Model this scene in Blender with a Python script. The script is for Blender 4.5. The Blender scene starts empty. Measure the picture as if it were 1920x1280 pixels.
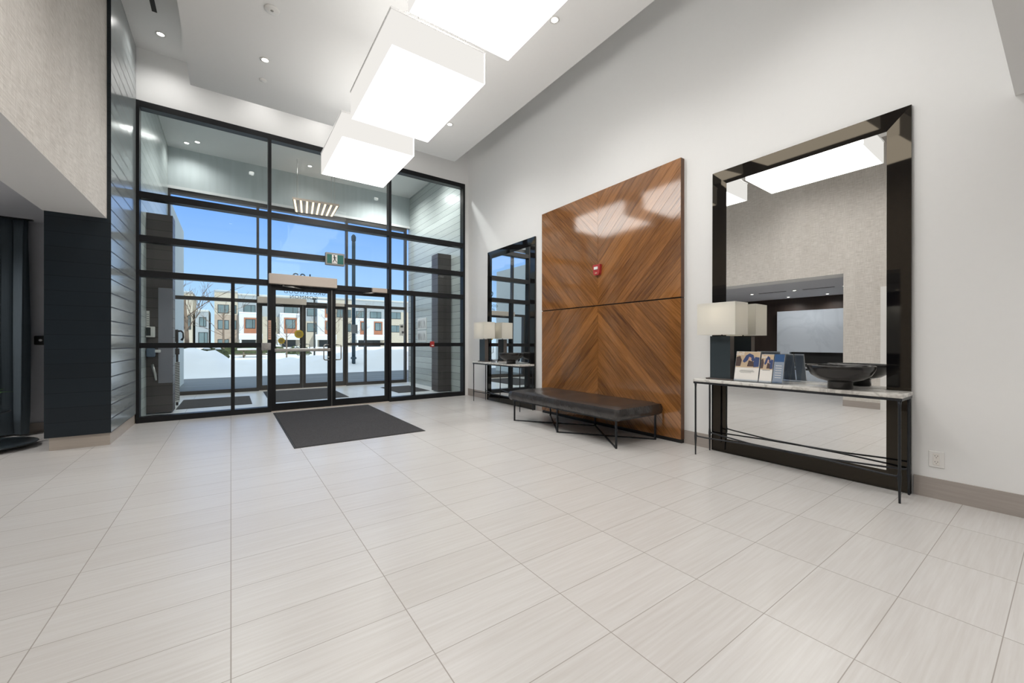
import bpy, bmesh, math, random
from mathutils import Vector, Matrix

S = bpy.context.scene
COL = S.collection
random.seed(7)

# ------------------------------------------------------------------ camera
CAM_H = 1.16
cd = bpy.data.cameras.new('camera')
cam = bpy.data.objects.new('camera', cd)
COL.objects.link(cam)
cam.location = (0, 0, CAM_H)
cam.rotation_euler = (math.radians(90), 0, -math.atan(527 / 746.667))
cd.sensor_width = 36
cd.lens = 14.0
cd.shift_y = 2 / 1920
cd.clip_start = 0.05
cd.clip_end = 500
S.camera = cam

# ------------------------------------------------------------------ exposure
S.view_settings.view_transform = 'Standard'
S.view_settings.look = 'None'
S.view_settings.gamma = 1
S.view_settings.use_curve_mapping = False
S.view_settings.exposure = 0.0
S.cycles.max_bounces = 10
S.cycles.diffuse_bounces = 5
S.cycles.glossy_bounces = 6
S.cycles.transparent_max_bounces = 24
S.cycles.sample_clamp_indirect = 6
S.cycles.caustics_reflective = True
S.cycles.caustics_refractive = False
S.cycles.use_denoising = True

# ------------------------------------------------------------------ sky
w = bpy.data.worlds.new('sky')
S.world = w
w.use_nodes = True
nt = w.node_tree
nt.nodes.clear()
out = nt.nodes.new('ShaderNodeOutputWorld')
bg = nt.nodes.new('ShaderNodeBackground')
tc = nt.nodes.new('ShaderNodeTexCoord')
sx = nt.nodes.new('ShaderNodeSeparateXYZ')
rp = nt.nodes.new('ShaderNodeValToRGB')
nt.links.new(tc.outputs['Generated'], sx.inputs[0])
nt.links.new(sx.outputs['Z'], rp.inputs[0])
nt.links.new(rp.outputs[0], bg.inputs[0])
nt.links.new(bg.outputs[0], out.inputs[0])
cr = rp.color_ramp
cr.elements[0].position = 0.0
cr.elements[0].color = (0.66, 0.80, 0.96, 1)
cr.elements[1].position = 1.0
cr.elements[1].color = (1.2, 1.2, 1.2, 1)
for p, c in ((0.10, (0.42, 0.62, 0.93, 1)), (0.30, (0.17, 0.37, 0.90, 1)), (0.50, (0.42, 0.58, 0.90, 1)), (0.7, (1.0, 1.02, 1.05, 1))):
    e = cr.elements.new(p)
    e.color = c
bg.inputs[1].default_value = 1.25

# ------------------------------------------------------------------ sun
sd = bpy.data.lights.new('sun', 'SUN')
sun = bpy.data.objects.new('sun', sd)
COL.objects.link(sun)
sd.energy = 2.5
sd.angle = math.radians(0.6)
sd.color = (1.0, 0.95, 0.86)
_d = Vector((-0.30, 0.80, -0.52))
sun.rotation_euler = _d.to_track_quat('-Z', 'Y').to_euler()


# ================================================================== helpers
def tag(o, label=None, cat=None, group=None, kind=None):
    if label: o['label'] = label
    if cat: o['category'] = cat
    if group: o['group'] = group
    if kind: o['kind'] = kind
    return o


def thing(name, label, cat, loc, group=None):
    o = bpy.data.objects.new(name, None)
    COL.objects.link(o)
    o.empty_display_size = 0.1
    o.location = loc
    return tag(o, label, cat, group)


def struct(name, loc=(0, 0, 0)):
    o = bpy.data.objects.new(name, None)
    COL.objects.link(o)
    o.empty_display_size = 0.1
    o.location = loc
    return tag(o, kind='structure')


def root_loc(p):
    v = Vector((0, 0, 0))
    while p is not None:
        v += Vector(p.location)
        p = p.parent
    return v


class MB:
    """collects shapes in world space, then links them as ONE mesh"""

    def __init__(self):
        self.v, self.f, self.uv, self.tint, self.sm = [], [], {}, {}, set()

    def add(self, vs, fs, smooth=False):
        n = len(self.v)
        self.v += [tuple(x) for x in vs]
        for f in fs:
            if smooth: self.sm.add(len(self.f))
            self.f.append([n + i for i in f])
        return self

    def box(self, x0, x1, y0, y1, z0, z1):
        vs = [(x, y, z) for z in (z0, z1) for y in (y0, y1) for x in (x0, x1)]
        return self.add(vs, [(0, 2, 3, 1), (4, 5, 7, 6), (0, 1, 5, 4), (2, 6, 7, 3), (0, 4, 6, 2), (1, 3, 7, 5)])

    def rbox(self, x0, x1, y0, y1, z0, z1, r=0.01, seg=2):
        bm = bmesh.new()
        vs = [bm.verts.new((x, y, z)) for z in (z0, z1) for y in (y0, y1) for x in (x0, x1)]
        for f in [(0, 2, 3, 1), (4, 5, 7, 6), (0, 1, 5, 4), (2, 6, 7, 3), (0, 4, 6, 2), (1, 3, 7, 5)]:
            bm.faces.new([vs[i] for i in f])
        bmesh.ops.bevel(bm, geom=bm.edges[:], offset=r, segments=seg, affect='EDGES', profile=0.5)
        bm.verts.index_update()
        self.add([v.co for v in bm.verts], [[v.index for v in f.verts] for f in bm.faces], smooth=seg > 1)
        bm.free()
        return self

    def prism(self, pts, off):
        """pts: planar polygon, off: extrusion vector"""
        n = len(pts)
        o = Vector(off)
        vs = [Vector(p) for p in pts] + [Vector(p) + o for p in pts]
        fs = [list(range(n))[::-1], [n + i for i in range(n)]]
        fs += [(i, (i + 1) % n, n + (i + 1) % n, n + i) for i in range(n)]
        return self.add(vs, fs)

    def tube(self, pts, r, n=8, cap=True):
        pts = [Vector(p) for p in pts]
        rs = r if isinstance(r, (list, tuple)) else [r] * len(pts)
        vs, fs = [], []
        t0 = (pts[1] - pts[0]).normalized()
        a = t0.orthogonal().normalized()
        for i, p in enumerate(pts):
            if i == 0: t = pts[1] - pts[0]
            elif i == len(pts) - 1: t = pts[-1] - pts[-2]
            else: t = (pts[i + 1] - pts[i]).normalized() + (pts[i] - pts[i - 1]).normalized()
            t.normalize()
            a = (a - t * a.dot(t)).normalized()
            b = t.cross(a)
            for k in range(n):
                q = 2 * math.pi * k / n
                vs.append(p + (a * math.cos(q) + b * math.sin(q)) * rs[i])
        for i in range(len(pts) - 1):
            for k in range(n):
                k2 = (k + 1) % n
                fs.append((i * n + k, i * n + k2, (i + 1) * n + k2, (i + 1) * n + k))
        self.add(vs, fs, smooth=True)
        if cap:
            m = len(self.v) - len(vs)
            self.f.append([m + k for k in range(n)][::-1])
            self.f.append([m + (len(pts) - 1) * n + k for k in range(n)])
        return self

    def lathe(self, prof, c, n=32, axis='z'):
        """prof: (radius, height) pairs round a vertical axis through c"""
        vs, fs = [], []
        for (r, h) in prof:
            for k in range(n):
                q = 2 * math.pi * k / n
                vs.append((c[0] + r * math.cos(q), c[1] + r * math.sin(q), c[2] + h))
        m = len(prof)
        for i in range(m - 1):
            for k in range(n):
                k2 = (k + 1) % n
                fs.append((i * n + k, i * n + k2, (i + 1) * n + k2, (i + 1) * n + k))
        self.add(vs, fs, smooth=True)
        b = len(self.v) - len(vs)
        if prof[0][0] > 1e-4: self.f.append([b + k for k in range(n)][::-1])
        if prof[-1][0] > 1e-4: self.f.append([b + (m - 1) * n + k for k in range(n)])
        return self

    def build(self, name, mat, parent=None, kind=None, auto=False):
        off = root_loc(parent) if parent is not None else Vector((0, 0, 0))
        me = bpy.data.meshes.new(name)
        me.from_pydata([(x - off.x, y - off.y, z - off.z) for x, y, z in self.v], [], self.f)
        for i in self.sm:
            me.polygons[i].use_smooth = True
        if self.uv:
            uvl = me.uv_layers.new(name='grain')
            ca = me.attributes.new('tint', 'FLOAT', 'FACE')
            for p in me.polygons:
                ca.data[p.index].value = self.tint.get(p.index, 0.5)
                if p.index in self.uv:
                    for li, uv in zip(p.loop_indices, self.uv[p.index]):
                        uvl.data[li].uv = uv
        if mat is not None:
            for m in (mat if isinstance(mat, (list, tuple)) else [mat]):
                me.materials.append(m)
        me.validate()
        o = bpy.data.objects.new(name, me)
        COL.objects.link(o)
        if parent is not None: o.parent = parent
        if kind: o['kind'] = kind
        return o


def copy_tree(o, parent=None):
    c = o.copy()
    COL.objects.link(c)
    c.parent = parent
    for ch in list(o.children):
        copy_tree(ch, c)
    return c


def text(name, body, size, mat, parent, loc, rot, ext=0.0008, space=1.0):
    cu = bpy.data.curves.new(name, 'FONT')
    cu.body = body
    cu.size = size
    cu.extrude = ext
    cu.align_x = 'CENTER'
    cu.space_character = space
    cu.materials.append(mat)
    tmp = bpy.data.objects.new(name + '_curve', cu)
    COL.objects.link(tmp)
    me = bpy.data.meshes.new_from_object(tmp.evaluated_get(bpy.context.evaluated_depsgraph_get()))
    bpy.data.objects.remove(tmp)
    me.name = name
    o = bpy.data.objects.new(name, me)
    COL.objects.link(o)
    o.parent = parent
    o.location = Vector(loc) - root_loc(parent)
    o.rotation_euler = rot
    return o


# ================================================================== materials
def new_mat(name):
    m = bpy.data.materials.new(name)
    m.use_nodes = True
    n = m.node_tree
    n.nodes.clear()
    o = n.nodes.new('ShaderNodeOutputMaterial')
    b = n.nodes.new('ShaderNodeBsdfPrincipled')
    n.links.new(b.outputs[0], o.inputs[0])
    return m, n, b


def L(n, a, b):
    n.links.new(a, b)


def P(name, col, rough=0.5, metal=0.0, noise=0.0, nscale=20, bump=0.0, bscale=60, ior=1.5, spec=0.5, stretch=(1, 1, 1), coat=0.0):
    m, n, b = new_mat(name)
    b.inputs['Base Color'].default_value = (*col, 1)
    b.inputs['Roughness'].default_value = rough
    b.inputs['Metallic'].default_value = metal
    b.inputs['IOR'].default_value = ior
    b.inputs['Specular IOR Level'].default_value = spec
    b.inputs['Coat Weight'].default_value = coat
    g = n.nodes.new('ShaderNodeNewGeometry')
    mp = n.nodes.new('ShaderNodeMapping')
    mp.inputs['Scale'].default_value = stretch
    L(n, g.outputs['Position'], mp.inputs[0])
    t = n.nodes.new('ShaderNodeTexNoise')
    t.inputs['Scale'].default_value = nscale
    t.inputs['Detail'].default_value = 4
    L(n, mp.outputs[0], t.inputs['Vector'])
    mx = n.nodes.new('ShaderNodeMix')
    mx.data_type = 'RGBA'
    k = noise if noise else 0.03
    mx.inputs[6].default_value = tuple(max(0, c * (1 - k)) for c in col) + (1,)
    mx.inputs[7].default_value = tuple(min(1, c * (1 + k)) for c in col) + (1,)
    L(n, t.outputs[0], mx.inputs[0])
    L(n, mx.outputs[2], b.inputs['Base Color'])
    if bump:
        t2 = n.nodes.new('ShaderNodeTexNoise')
        t2.inputs['Scale'].default_value = bscale
        t2.inputs['Detail'].default_value = 3
        L(n, mp.outputs[0], t2.inputs['Vector'])
        bp = n.nodes.new('ShaderNodeBump')
        bp.inputs['Strength'].default_value = bump
        bp.inputs['Distance'].default_value = 0.01
        L(n, t2.outputs[0], bp.inputs['Height'])
        L(n, bp.outputs[0], b.inputs['Normal'])
    return m


def emit(name, col, s):
    m = bpy.data.materials.new(name)
    m.use_nodes = True
    n = m.node_tree
    n.nodes.clear()
    o = n.nodes.new('ShaderNodeOutputMaterial')
    e = n.nodes.new('ShaderNodeEmission')
    e.inputs[0].default_value = (*col, 1)
    e.inputs[1].default_value = s
    L(n, e.outputs[0], o.inputs[0])
    return m


def math_node(n, op, a, b=None):
    q = n.nodes.new('ShaderNodeMath')
    q.operation = op
    for i, x in enumerate((a, b)):
        if x is None: continue
        if isinstance(x, (int, float)): q.inputs[i].default_value = x
        else: L(n, x, q.inputs[i])
    return q.outputs[0]


def tile_mat(name, base, alt, grout, rough=0.3, px=0.622, py=0.3028, x0=0.0, y0=1.983):
    m, n, b = new_mat(name)
    g = n.nodes.new('ShaderNodeNewGeometry')
    s = n.nodes.new('ShaderNodeSeparateXYZ')
    L(n, g.outputs['Position'], s.inputs[0])
    u = math_node(n, 'DIVIDE', math_node(n, 'SUBTRACT', s.outputs[0], x0), px)
    v = math_node(n, 'DIVIDE', math_node(n, 'SUBTRACT', s.outputs[1], y0), py)

    def line(t, size, wd):
        fr = math_node(n, 'FRACT', math_node(n, 'ADD', t, 0.5))
        dd = math_node(n, 'MULTIPLY', math_node(n, 'ABSOLUTE', math_node(n, 'SUBTRACT', fr, 0.5)), size)
        return math_node(n, 'LESS_THAN', dd, wd)
    gl = math_node(n, 'MAXIMUM', line(u, px, 0.0021), line(v, py, 0.0016))
    cb = n.nodes.new('ShaderNodeCombineXYZ')
    L(n, math_node(n, 'FLOOR', u), cb.inputs[0])
    L(n, math_node(n, 'FLOOR', v), cb.inputs[1])
    wn = n.nodes.new('ShaderNodeTexWhiteNoise')
    L(n, cb.outputs[0], wn.inputs['Vector'])
    # linear grain along x, shifted per tile
    gx = n.nodes.new('ShaderNodeCombineXYZ')
    L(n, math_node(n, 'ADD', math_node(n, 'MULTIPLY', s.outputs[0], 1.6), math_node(n, 'MULTIPLY', wn.outputs[0], 9)), gx.inputs[0])
    L(n, math_node(n, 'MULTIPLY', s.outputs[1], 42), gx.inputs[1])
    L(n, math_node(n, 'MULTIPLY', wn.outputs[0], 31), gx.inputs[2])
    t = n.nodes.new('ShaderNodeTexNoise')
    t.inputs['Scale'].default_value = 1.6
    t.inputs['Detail'].default_value = 5
    t.inputs['Roughness'].default_value = 0.6
    L(n, gx.outputs[0], t.inputs['Vector'])
    f = math_node(n, 'ADD', math_node(n, 'MULTIPLY', math_node(n, 'SUBTRACT', t.outputs[0], 0.5), 2.0),
                  math_node(n, 'ADD', math_node(n, 'MULTIPLY', wn.outputs[0], 0.25), 0.4))
    mx = n.nodes.new('ShaderNodeMix')
    mx.data_type = 'RGBA'
    mx.inputs[6].default_value = (*base, 1)
    mx.inputs[7].default_value = (*alt, 1)
    L(n, f, mx.inputs[0])
    m2 = n.nodes.new('ShaderNodeMix')
    m2.data_type = 'RGBA'
    L(n, gl, m2.inputs[0])
    L(n, mx.outputs[2], m2.inputs[6])
    m2.inputs[7].default_value = (*grout, 1)
    L(n, m2.outputs[2], b.inputs['Base Color'])
    L(n, math_node(n, 'ADD', math_node(n, 'MULTIPLY', gl, 0.4), rough), b.inputs['Roughness'])
    return m


def plank_mat(name, col, groove, pitch=0.158, rough=0.2, z0=0.14, gw=0.004, var=0.25, spec=0.5, bump=0.015):
    m, n, b = new_mat(name)
    g = n.nodes.new('ShaderNodeNewGeometry')
    s = n.nodes.new('ShaderNodeSeparateXYZ')
    L(n, g.outputs['Position'], s.inputs[0])
    v = math_node(n, 'DIVIDE', math_node(n, 'SUBTRACT', s.outputs[2], z0), pitch)
    fr = math_node(n, 'FRACT', math_node(n, 'ADD', v, 0.5))
    dd = math_node(n, 'MULTIPLY', math_node(n, 'ABSOLUTE', math_node(n, 'SUBTRACT', fr, 0.5)), pitch)
    gl = math_node(n, 'LESS_THAN', dd, gw)
    wn = n.nodes.new('ShaderNodeTexWhiteNoise')
    wn.noise_dimensions = '1D'
    L(n, math_node(n, 'FLOOR', v), wn.inputs['W'])
    mp = n.nodes.new('ShaderNodeMapping')
    mp.inputs['Scale'].default_value = (2, 2, 60)
    L(n, g.outputs['Position'], mp.inputs[0])
    t = n.nodes.new('ShaderNodeTexNoise')
    t.inputs['Scale'].default_value = 1.5
    L(n, mp.outputs[0], t.inputs['Vector'])
    mx = n.nodes.new('ShaderNodeMix')
    mx.data_type = 'RGBA'
    mx.inputs[6].default_value = tuple(c * (1 - var) for c in col) + (1,)
    mx.inputs[7].default_value = tuple(c * (1 + var) for c in col) + (1,)
    L(n, math_node(n, 'ADD', math_node(n, 'MULTIPLY', wn.outputs[0], 0.5), math_node(n, 'MULTIPLY', t.outputs[0], 0.5)), mx.inputs[0])
    m2 = n.nodes.new('ShaderNodeMix')
    m2.data_type = 'RGBA'
    L(n, gl, m2.inputs[0])
    L(n, mx.outputs[2], m2.inputs[6])
    m2.inputs[7].default_value = (*groove, 1)
    L(n, m2.outputs[2], b.inputs['Base Color'])
    L(n, math_node(n, 'ADD', math_node(n, 'MULTIPLY', gl, 0.4), rough), b.inputs['Roughness'])
    b.inputs['Specular IOR Level'].default_value = spec
    bp = n.nodes.new('ShaderNodeBump')
    bp.inputs['Strength'].default_value = bump
    bp.inputs['Distance'].default_value = 0.01
    L(n, t.outputs[0], bp.inputs['Height'])
    L(n, bp.outputs[0], b.inputs['Normal'])
    return m


def weave_mat(name, a, c):
    m, n, b = new_mat(name)
    g = n.nodes.new('ShaderNodeNewGeometry')

    def nz(scale, det):
        mp = n.nodes.new('ShaderNodeMapping')
        mp.inputs['Scale'].default_value = scale
        L(n, g.outputs['Position'], mp.inputs[0])
        t = n.nodes.new('ShaderNodeTexNoise')
        t.inputs['Scale'].default_value = 1.0
        t.inputs['Detail'].default_value = det
        t.inputs['Roughness'].default_value = 0.7
        L(n, mp.outputs[0], t.inputs['Vector'])
        return t.outputs[0]
    h = nz((7, 7, 120), 2)
    v = nz((110, 110, 6), 2)
    big = nz((1.6, 1.6, 0.3), 2)
    f = math_node(n, 'ADD', math_node(n, 'MULTIPLY', h, 0.9), math_node(n, 'MULTIPLY', v, 0.6))
    f = math_node(n, 'ADD', f, math_node(n, 'MULTIPLY', big, 0.4))
    f = math_node(n, 'MULTIPLY', math_node(n, 'SUBTRACT', f, 0.62), 1.5)
    mx = n.nodes.new('ShaderNodeMix')
    mx.data_type = 'RGBA'
    mx.inputs[6].default_value = (*a, 1)
    mx.inputs[7].default_value = (*c, 1)
    L(n, f, mx.inputs[0])
    L(n, mx.outputs[2], b.inputs['Base Color'])
    b.inputs['Roughness'].default_value = 0.8
    b.inputs['Specular IOR Level'].default_value = 0.2
    bp = n.nodes.new('ShaderNodeBump')
    bp.inputs['Strength'].default_value = 0.5
    bp.inputs['Distance'].default_value = 0.004
    L(n, math_node(n, 'ADD', h, v), bp.inputs['Height'])
    L(n, bp.outputs[0], b.inputs['Normal'])
    return m


def wood_mat(name, dark, light, rough=0.085, ior=1.85):
    """grain runs along the u of each plank's own uv; every board has its own tint"""
    m, n, b = new_mat(name)
    uv = n.nodes.new('ShaderNodeUVMap')
    uv.uv_map = 'grain'
    at = n.nodes.new('ShaderNodeAttribute')
    at.attribute_name = 'tint'
    s = n.nodes.new('ShaderNodeSeparateXYZ')
    L(n, uv.outputs[0], s.inputs[0])
    cb = n.nodes.new('ShaderNodeCombineXYZ')
    L(n, math_node(n, 'MULTIPLY', s.outputs[0], 2.2), cb.inputs[0])
    L(n, math_node(n, 'MULTIPLY', s.outputs[1], 34), cb.inputs[1])
    L(n, math_node(n, 'MULTIPLY', at.outputs['Fac'], 40), cb.inputs[2])
    t = n.nodes.new('ShaderNodeTexNoise')
    t.inputs['Scale'].default_value = 1.3
    t.inputs['Detail'].default_value = 6
    t.inputs['Roughness'].default_value = 0.62
    t.inputs['Distortion'].default_value = 0.6
    L(n, cb.outputs[0], t.inputs['Vector'])
    f = math_node(n, 'ADD', math_node(n, 'MULTIPLY', math_node(n, 'SUBTRACT', t.outputs[0], 0.5), 1.5),
                  math_node(n, 'ADD', math_node(n, 'MULTIPLY', at.outputs['Fac'], 0.55), 0.2))
    mx = n.nodes.new('ShaderNodeMix')
    mx.data_type = 'RGBA'
    mx.inputs[6].default_value = (*dark, 1)
    mx.inputs[7].default_value = (*light, 1)
    L(n, f, mx.inputs[0])
    L(n, mx.outputs[2], b.inputs['Base Color'])
    b.inputs['Roughness'].default_value = rough
    b.inputs['IOR'].default_value = ior
    bp = n.nodes.new('ShaderNodeBump')
    bp.inputs['Strength'].default_value = 0.05
    bp.inputs['Distance'].default_value = 0.004
    L(n, t.outputs[0], bp.inputs['Height'])
    L(n, bp.outputs[0], b.inputs['Normal'])
    return m


def glass_mat(name, tint=(0.955, 0.985, 0.985), refl=1.22):
    m = bpy.data.materials.new(name)
    m.use_nodes = True
    n = m.node_tree
    n.nodes.clear()
    o = n.nodes.new('ShaderNodeOutputMaterial')
    tr = n.nodes.new('ShaderNodeBsdfTransparent')
    tr.inputs[0].default_value = (*tint, 1)
    gl = n.nodes.new('ShaderNodeBsdfGlossy')
    gl.inputs['Roughness'].default_value = 0.0
    fr = n.nodes.new('ShaderNodeFresnel')
    fr.inputs[0].default_value = refl
    mx = n.nodes.new('ShaderNodeMixShader')
    L(n, fr.outputs[0], mx.inputs[0])
    L(n, tr.outputs[0], mx.inputs[1])
    L(n, gl.outputs[0], mx.inputs[2])
    L(n, mx.outputs[0], o.inputs[0])
    return m


def marble_mat(name, base, vein, scale=3.0, rough=0.2):
    m, n, b = new_mat(name)
    g = n.nodes.new('ShaderNodeNewGeometry')
    t = n.nodes.new('ShaderNodeTexNoise')
    t.inputs['Scale'].default_value = scale
    t.inputs['Detail'].default_value = 8
    t.inputs['Distortion'].default_value = 1.4
    L(n, g.outputs['Position'], t.inputs['Vector'])
    rp = n.nodes.new('ShaderNodeValToRGB')
    rp.color_ramp.elements[0].position = 0.44
    rp.color_ramp.elements[0].color = (*base, 1)
    rp.color_ramp.elements[1].position = 0.56
    rp.color_ramp.elements[1].color = (*base, 1)
    e = rp.color_ramp.elements.new(0.5)
    e.color = (*vein, 1)
    L(n, t.outputs[0], rp.inputs[0])
    L(n, rp.outputs[0], b.inputs['Base Color'])
    b.inputs['Roughness'].default_value = rough
    return m


def brick_mat(name, a, c, mortar):
    m, n, b = new_mat(name)
    g = n.nodes.new('ShaderNodeNewGeometry')
    mp = n.nodes.new('ShaderNodeMapping')
    mp.inputs['Rotation'].default_value = (math.radians(-90), 0, 0)
    L(n, g.outputs['Position'], mp.inputs[0])
    t = n.nodes.new('ShaderNodeTexBrick')
    t.inputs['Color1'].default_value = (*a, 1)
    t.inputs['Color2'].default_value = (*c, 1)
    t.inputs['Mortar'].default_value = (*mortar, 1)
    t.inputs['Scale'].default_value = 2.0
    L(n, mp.outputs[0], t.inputs['Vector'])
    L(n, t.outputs[0], b.inputs['Base Color'])
    b.inputs['Roughness'].default_value = 0.9
    return m


M = {}
M['floor'] = tile_mat('floor tile', (0.535, 0.508, 0.484), (0.625, 0.61, 0.595), (0.33, 0.30, 0.275))
M['vfloor'] = tile_mat('vestibule tile', (0.55, 0.55, 0.54), (0.64, 0.65, 0.65), (0.30, 0.30, 0.29))
M['paint'] = P('white paint', (0.82, 0.82, 0.815), 0.6, noise=0.01)
M['ceilpaint'] = P('ceiling paint', (0.80, 0.80, 0.795), 0.7, noise=0.01)
M['loungepaint'] = P('grey paint', (0.60, 0.61, 0.65), 0.7)
M['wallpaper'] = weave_mat('grasscloth', (0.44, 0.405, 0.365), (0.78, 0.745, 0.70))
M['plank'] = plank_mat('glossy planks with reflected light', (0.31, 0.345, 0.35), (0.012, 0.014, 0.014), rough=0.16, gw=0.0065, bump=0.0, spec=0.9, var=0.08)  # dark planks, base colour lightened to carry the window reflections
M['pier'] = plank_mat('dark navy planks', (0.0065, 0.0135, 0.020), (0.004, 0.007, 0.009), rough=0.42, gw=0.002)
M['vplank'] = plank_mat('vestibule planks', (0.46, 0.50, 0.49), (0.10, 0.11, 0.11), rough=0.25, gw=0.004, spec=0.6)
M['vblock'] = plank_mat('brown black planks', (0.085, 0.071, 0.068), (0.03, 0.027, 0.026), rough=0.4, gw=0.003)
M['frame'] = P('dark bronze aluminium', (0.0075, 0.008, 0.0095), 0.38, spec=0.35)
M['oframe'] = P('brown bronze aluminium', (0.040, 0.034, 0.031), 0.42)
M['glass'] = glass_mat('clear glass')
M['steel'] = P('satin steel', (0.55, 0.54, 0.52), 0.32, metal=1.0)
M['alu'] = P('anodised aluminium', (0.55, 0.48, 0.42), 0.42, metal=0.2)
M['concrete'] = P('board formed plaster', (0.50, 0.545, 0.555), 0.7, noise=0.14, nscale=2.0, stretch=(5, 5, 0.4))
M['basetile'] = P('stone baseboard', (0.37, 0.33, 0.30), 0.4, noise=0.15, nscale=3, stretch=(1, 1, 30))
M['lightbase'] = P('light stone baseboard', (0.50, 0.44, 0.38), 0.4, noise=0.12, nscale=3, stretch=(1, 1, 25))
M['wood'] = wood_mat('varnished walnut', (0.078, 0.027, 0.0075), (0.42, 0.175, 0.048))
M['woodedge'] = P('walnut edge', (0.13, 0.060, 0.028), 0.35, noise=0.25, nscale=6, stretch=(6, 6, 1))
M['black'] = P('black lacquer', (0.012, 0.012, 0.013), 0.4)
M['iron'] = P('blackened iron', (0.020, 0.022, 0.026), 0.38, metal=0.3, bump=0.2, bscale=80)
M['leather'] = P('black leather', (0.030, 0.026, 0.025), 0.27, noise=0.25, nscale=9, bump=0.35, bscale=26, spec=0.7)
M['marble'] = marble_mat('white marble', (0.72, 0.70, 0.66), (0.50, 0.48, 0.45), 5.0)
M['bluemarble'] = marble_mat('grey marble slab', (0.60, 0.66, 0.73), (0.55, 0.61, 0.68), 0.9, 0.3)
m_, n_, b_ = new_mat('lamp shade linen')
b_.inputs['Base Color'].default_value = (0.86, 0.85, 0.81, 1)
b_.inputs['Roughness'].default_value = 0.85
tl_ = n_.nodes.new('ShaderNodeBsdfTranslucent')
tl_.inputs[0].default_value = (0.90, 0.87, 0.80, 1)
mx_ = n_.nodes.new('ShaderNodeMixShader')
mx_.inputs[0].default_value = 0.35
L(n_, b_.outputs[0], mx_.inputs[1])
L(n_, tl_.outputs[0], mx_.inputs[2])
L(n_, mx_.outputs[0], [q for q in n_.nodes if q.type == 'OUTPUT_MATERIAL'][0].inputs[0])
M['shade'] = m_
M['slate'] = P('slate blue lacquer', (0.030, 0.042, 0.050), 0.35)
M['slateside'] = P('brown lamp edge', (0.085, 0.070, 0.064), 0.5)
M['bowl'] = P('dark bronze bowl', (0.022, 0.020, 0.019), 0.22, metal=0.4, spec=0.8)
M['mat'] = P('charcoal carpet', (0.075, 0.073, 0.076), 0.95, noise=0.5, nscale=70, bump=0.8, bscale=220, spec=0.1)
M['rubber'] = P('black rubber edge', (0.022, 0.022, 0.022), 0.7)
M['curtain'] = P('slate curtain cloth', (0.10, 0.125, 0.145), 0.85, noise=0.15, nscale=90, stretch=(1, 1, 0.05), spec=0.15)
M['leaf'] = P('dark green leaf', (0.02, 0.06, 0.015), 0.5)
M['white'] = P('white plastic', (0.78, 0.77, 0.75), 0.35)
M['slot'] = P('dark slot', (0.012, 0.012, 0.012), 0.6)
M['red'] = P('red alarm plastic', (0.42, 0.035, 0.035), 0.35)
M['green'] = P('exit green', (0.010, 0.13, 0.105), 0.4)
M['gray'] = P('grey plastic', (0.30, 0.29, 0.28), 0.5)
M['paper'] = P('paper', (0.78, 0.75, 0.71), 0.7)
M['ink'] = P('printed ink', (0.10, 0.10, 0.10), 0.8)
M['navy'] = P('navy print', (0.03, 0.055, 0.16), 0.6)
M['tan'] = P('tan print', (0.55, 0.42, 0.28), 0.6)
M['skin'] = P('peach print', (0.60, 0.36, 0.26), 0.6)
M['darkprint'] = P('dark brown print', (0.07, 0.04, 0.035), 0.6)
M['bluecard'] = P('blue card', (0.01, 0.07, 0.20), 0.5)
M['acrylic'] = glass_mat('clear acrylic', (0.88, 0.92, 0.97), 1.5)
M['yellow'] = P('yellow vinyl', (0.55, 0.37, 0.03), 0.5)
M['vinyl'] = P('dark vinyl letters', (0.06, 0.10, 0.15), 0.6)
M['darkwood'] = P('dark wood wall', (0.030, 0.018, 0.013), 0.5, noise=0.4, nscale=3, stretch=(6, 6, 0.5))
M['mirror'] = None
m_, n_, b_ = new_mat('silvered mirror')
b_.inputs['Base Color'].default_value = (0.90, 0.905, 0.90, 1)
b_.inputs['Metallic'].default_value = 1.0
b_.inputs['Roughness'].default_value = 0.0
M['mirror'] = m_
m_, n_, b_ = new_mat('smoked bronze mirror')
b_.inputs['Base Color'].default_value = (0.005, 0.005, 0.006, 1)
b_.inputs['Roughness'].default_value = 0.03
b_.inputs['IOR'].default_value = 1.5
b_.inputs['Specular Tint'].default_value = (1.0, 0.86, 0.66, 1)
M['smoked'] = m_
M['boxglow'] = emit('pendant diffuser glow', (1.0, 0.975, 0.93), 5.5)
M['washglow'] = emit('boosted pendant wall side glow', (1.0, 0.975, 0.93), 5.0)  # sides turned from view, boosted to light the walls
M['topglow'] = emit('added pendant top glow', (1.0, 0.975, 0.93), 1.9)  # glow added on the box top to brighten the ceiling panel
M['sideglow'] = emit('pendant side glow', (1.0, 0.97, 0.92), 0.88)
M['lens'] = emit('downlight lens', (1.0, 0.95, 0.88), 14.0)
M['strip'] = emit('warm light strip', (1.0, 0.80, 0.52), 2.2)
M['slatwood'] = P('pale slat timber', (0.62, 0.50, 0.42), 0.6)
M['snow'] = P('snow', (0.90, 0.91, 0.93), 0.8, noise=0.03, nscale=1.2, bump=0.7, bscale=2.4, spec=0.2)
M['asphalt'] = P('wet asphalt with snow streaks', (0.155, 0.165, 0.165), 0.6, noise=0.95, nscale=1.0, stretch=(0.12, 4.0, 1))
M['brickbrown'] = brick_mat('brown brick', (0.40, 0.29, 0.21), (0.46, 0.35, 0.26), (0.45, 0.39, 0.33))
M['brickbeige'] = brick_mat('beige brick', (0.52, 0.45, 0.34), (0.58, 0.50, 0.39), (0.55, 0.49, 0.40))
M['siding'] = P('grey siding', (0.38, 0.40, 0.40), 0.8, noise=0.06, nscale=2)
M['stone'] = P('pale stone', (0.55, 0.53, 0.48), 0.8, noise=0.1, nscale=2)
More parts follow.
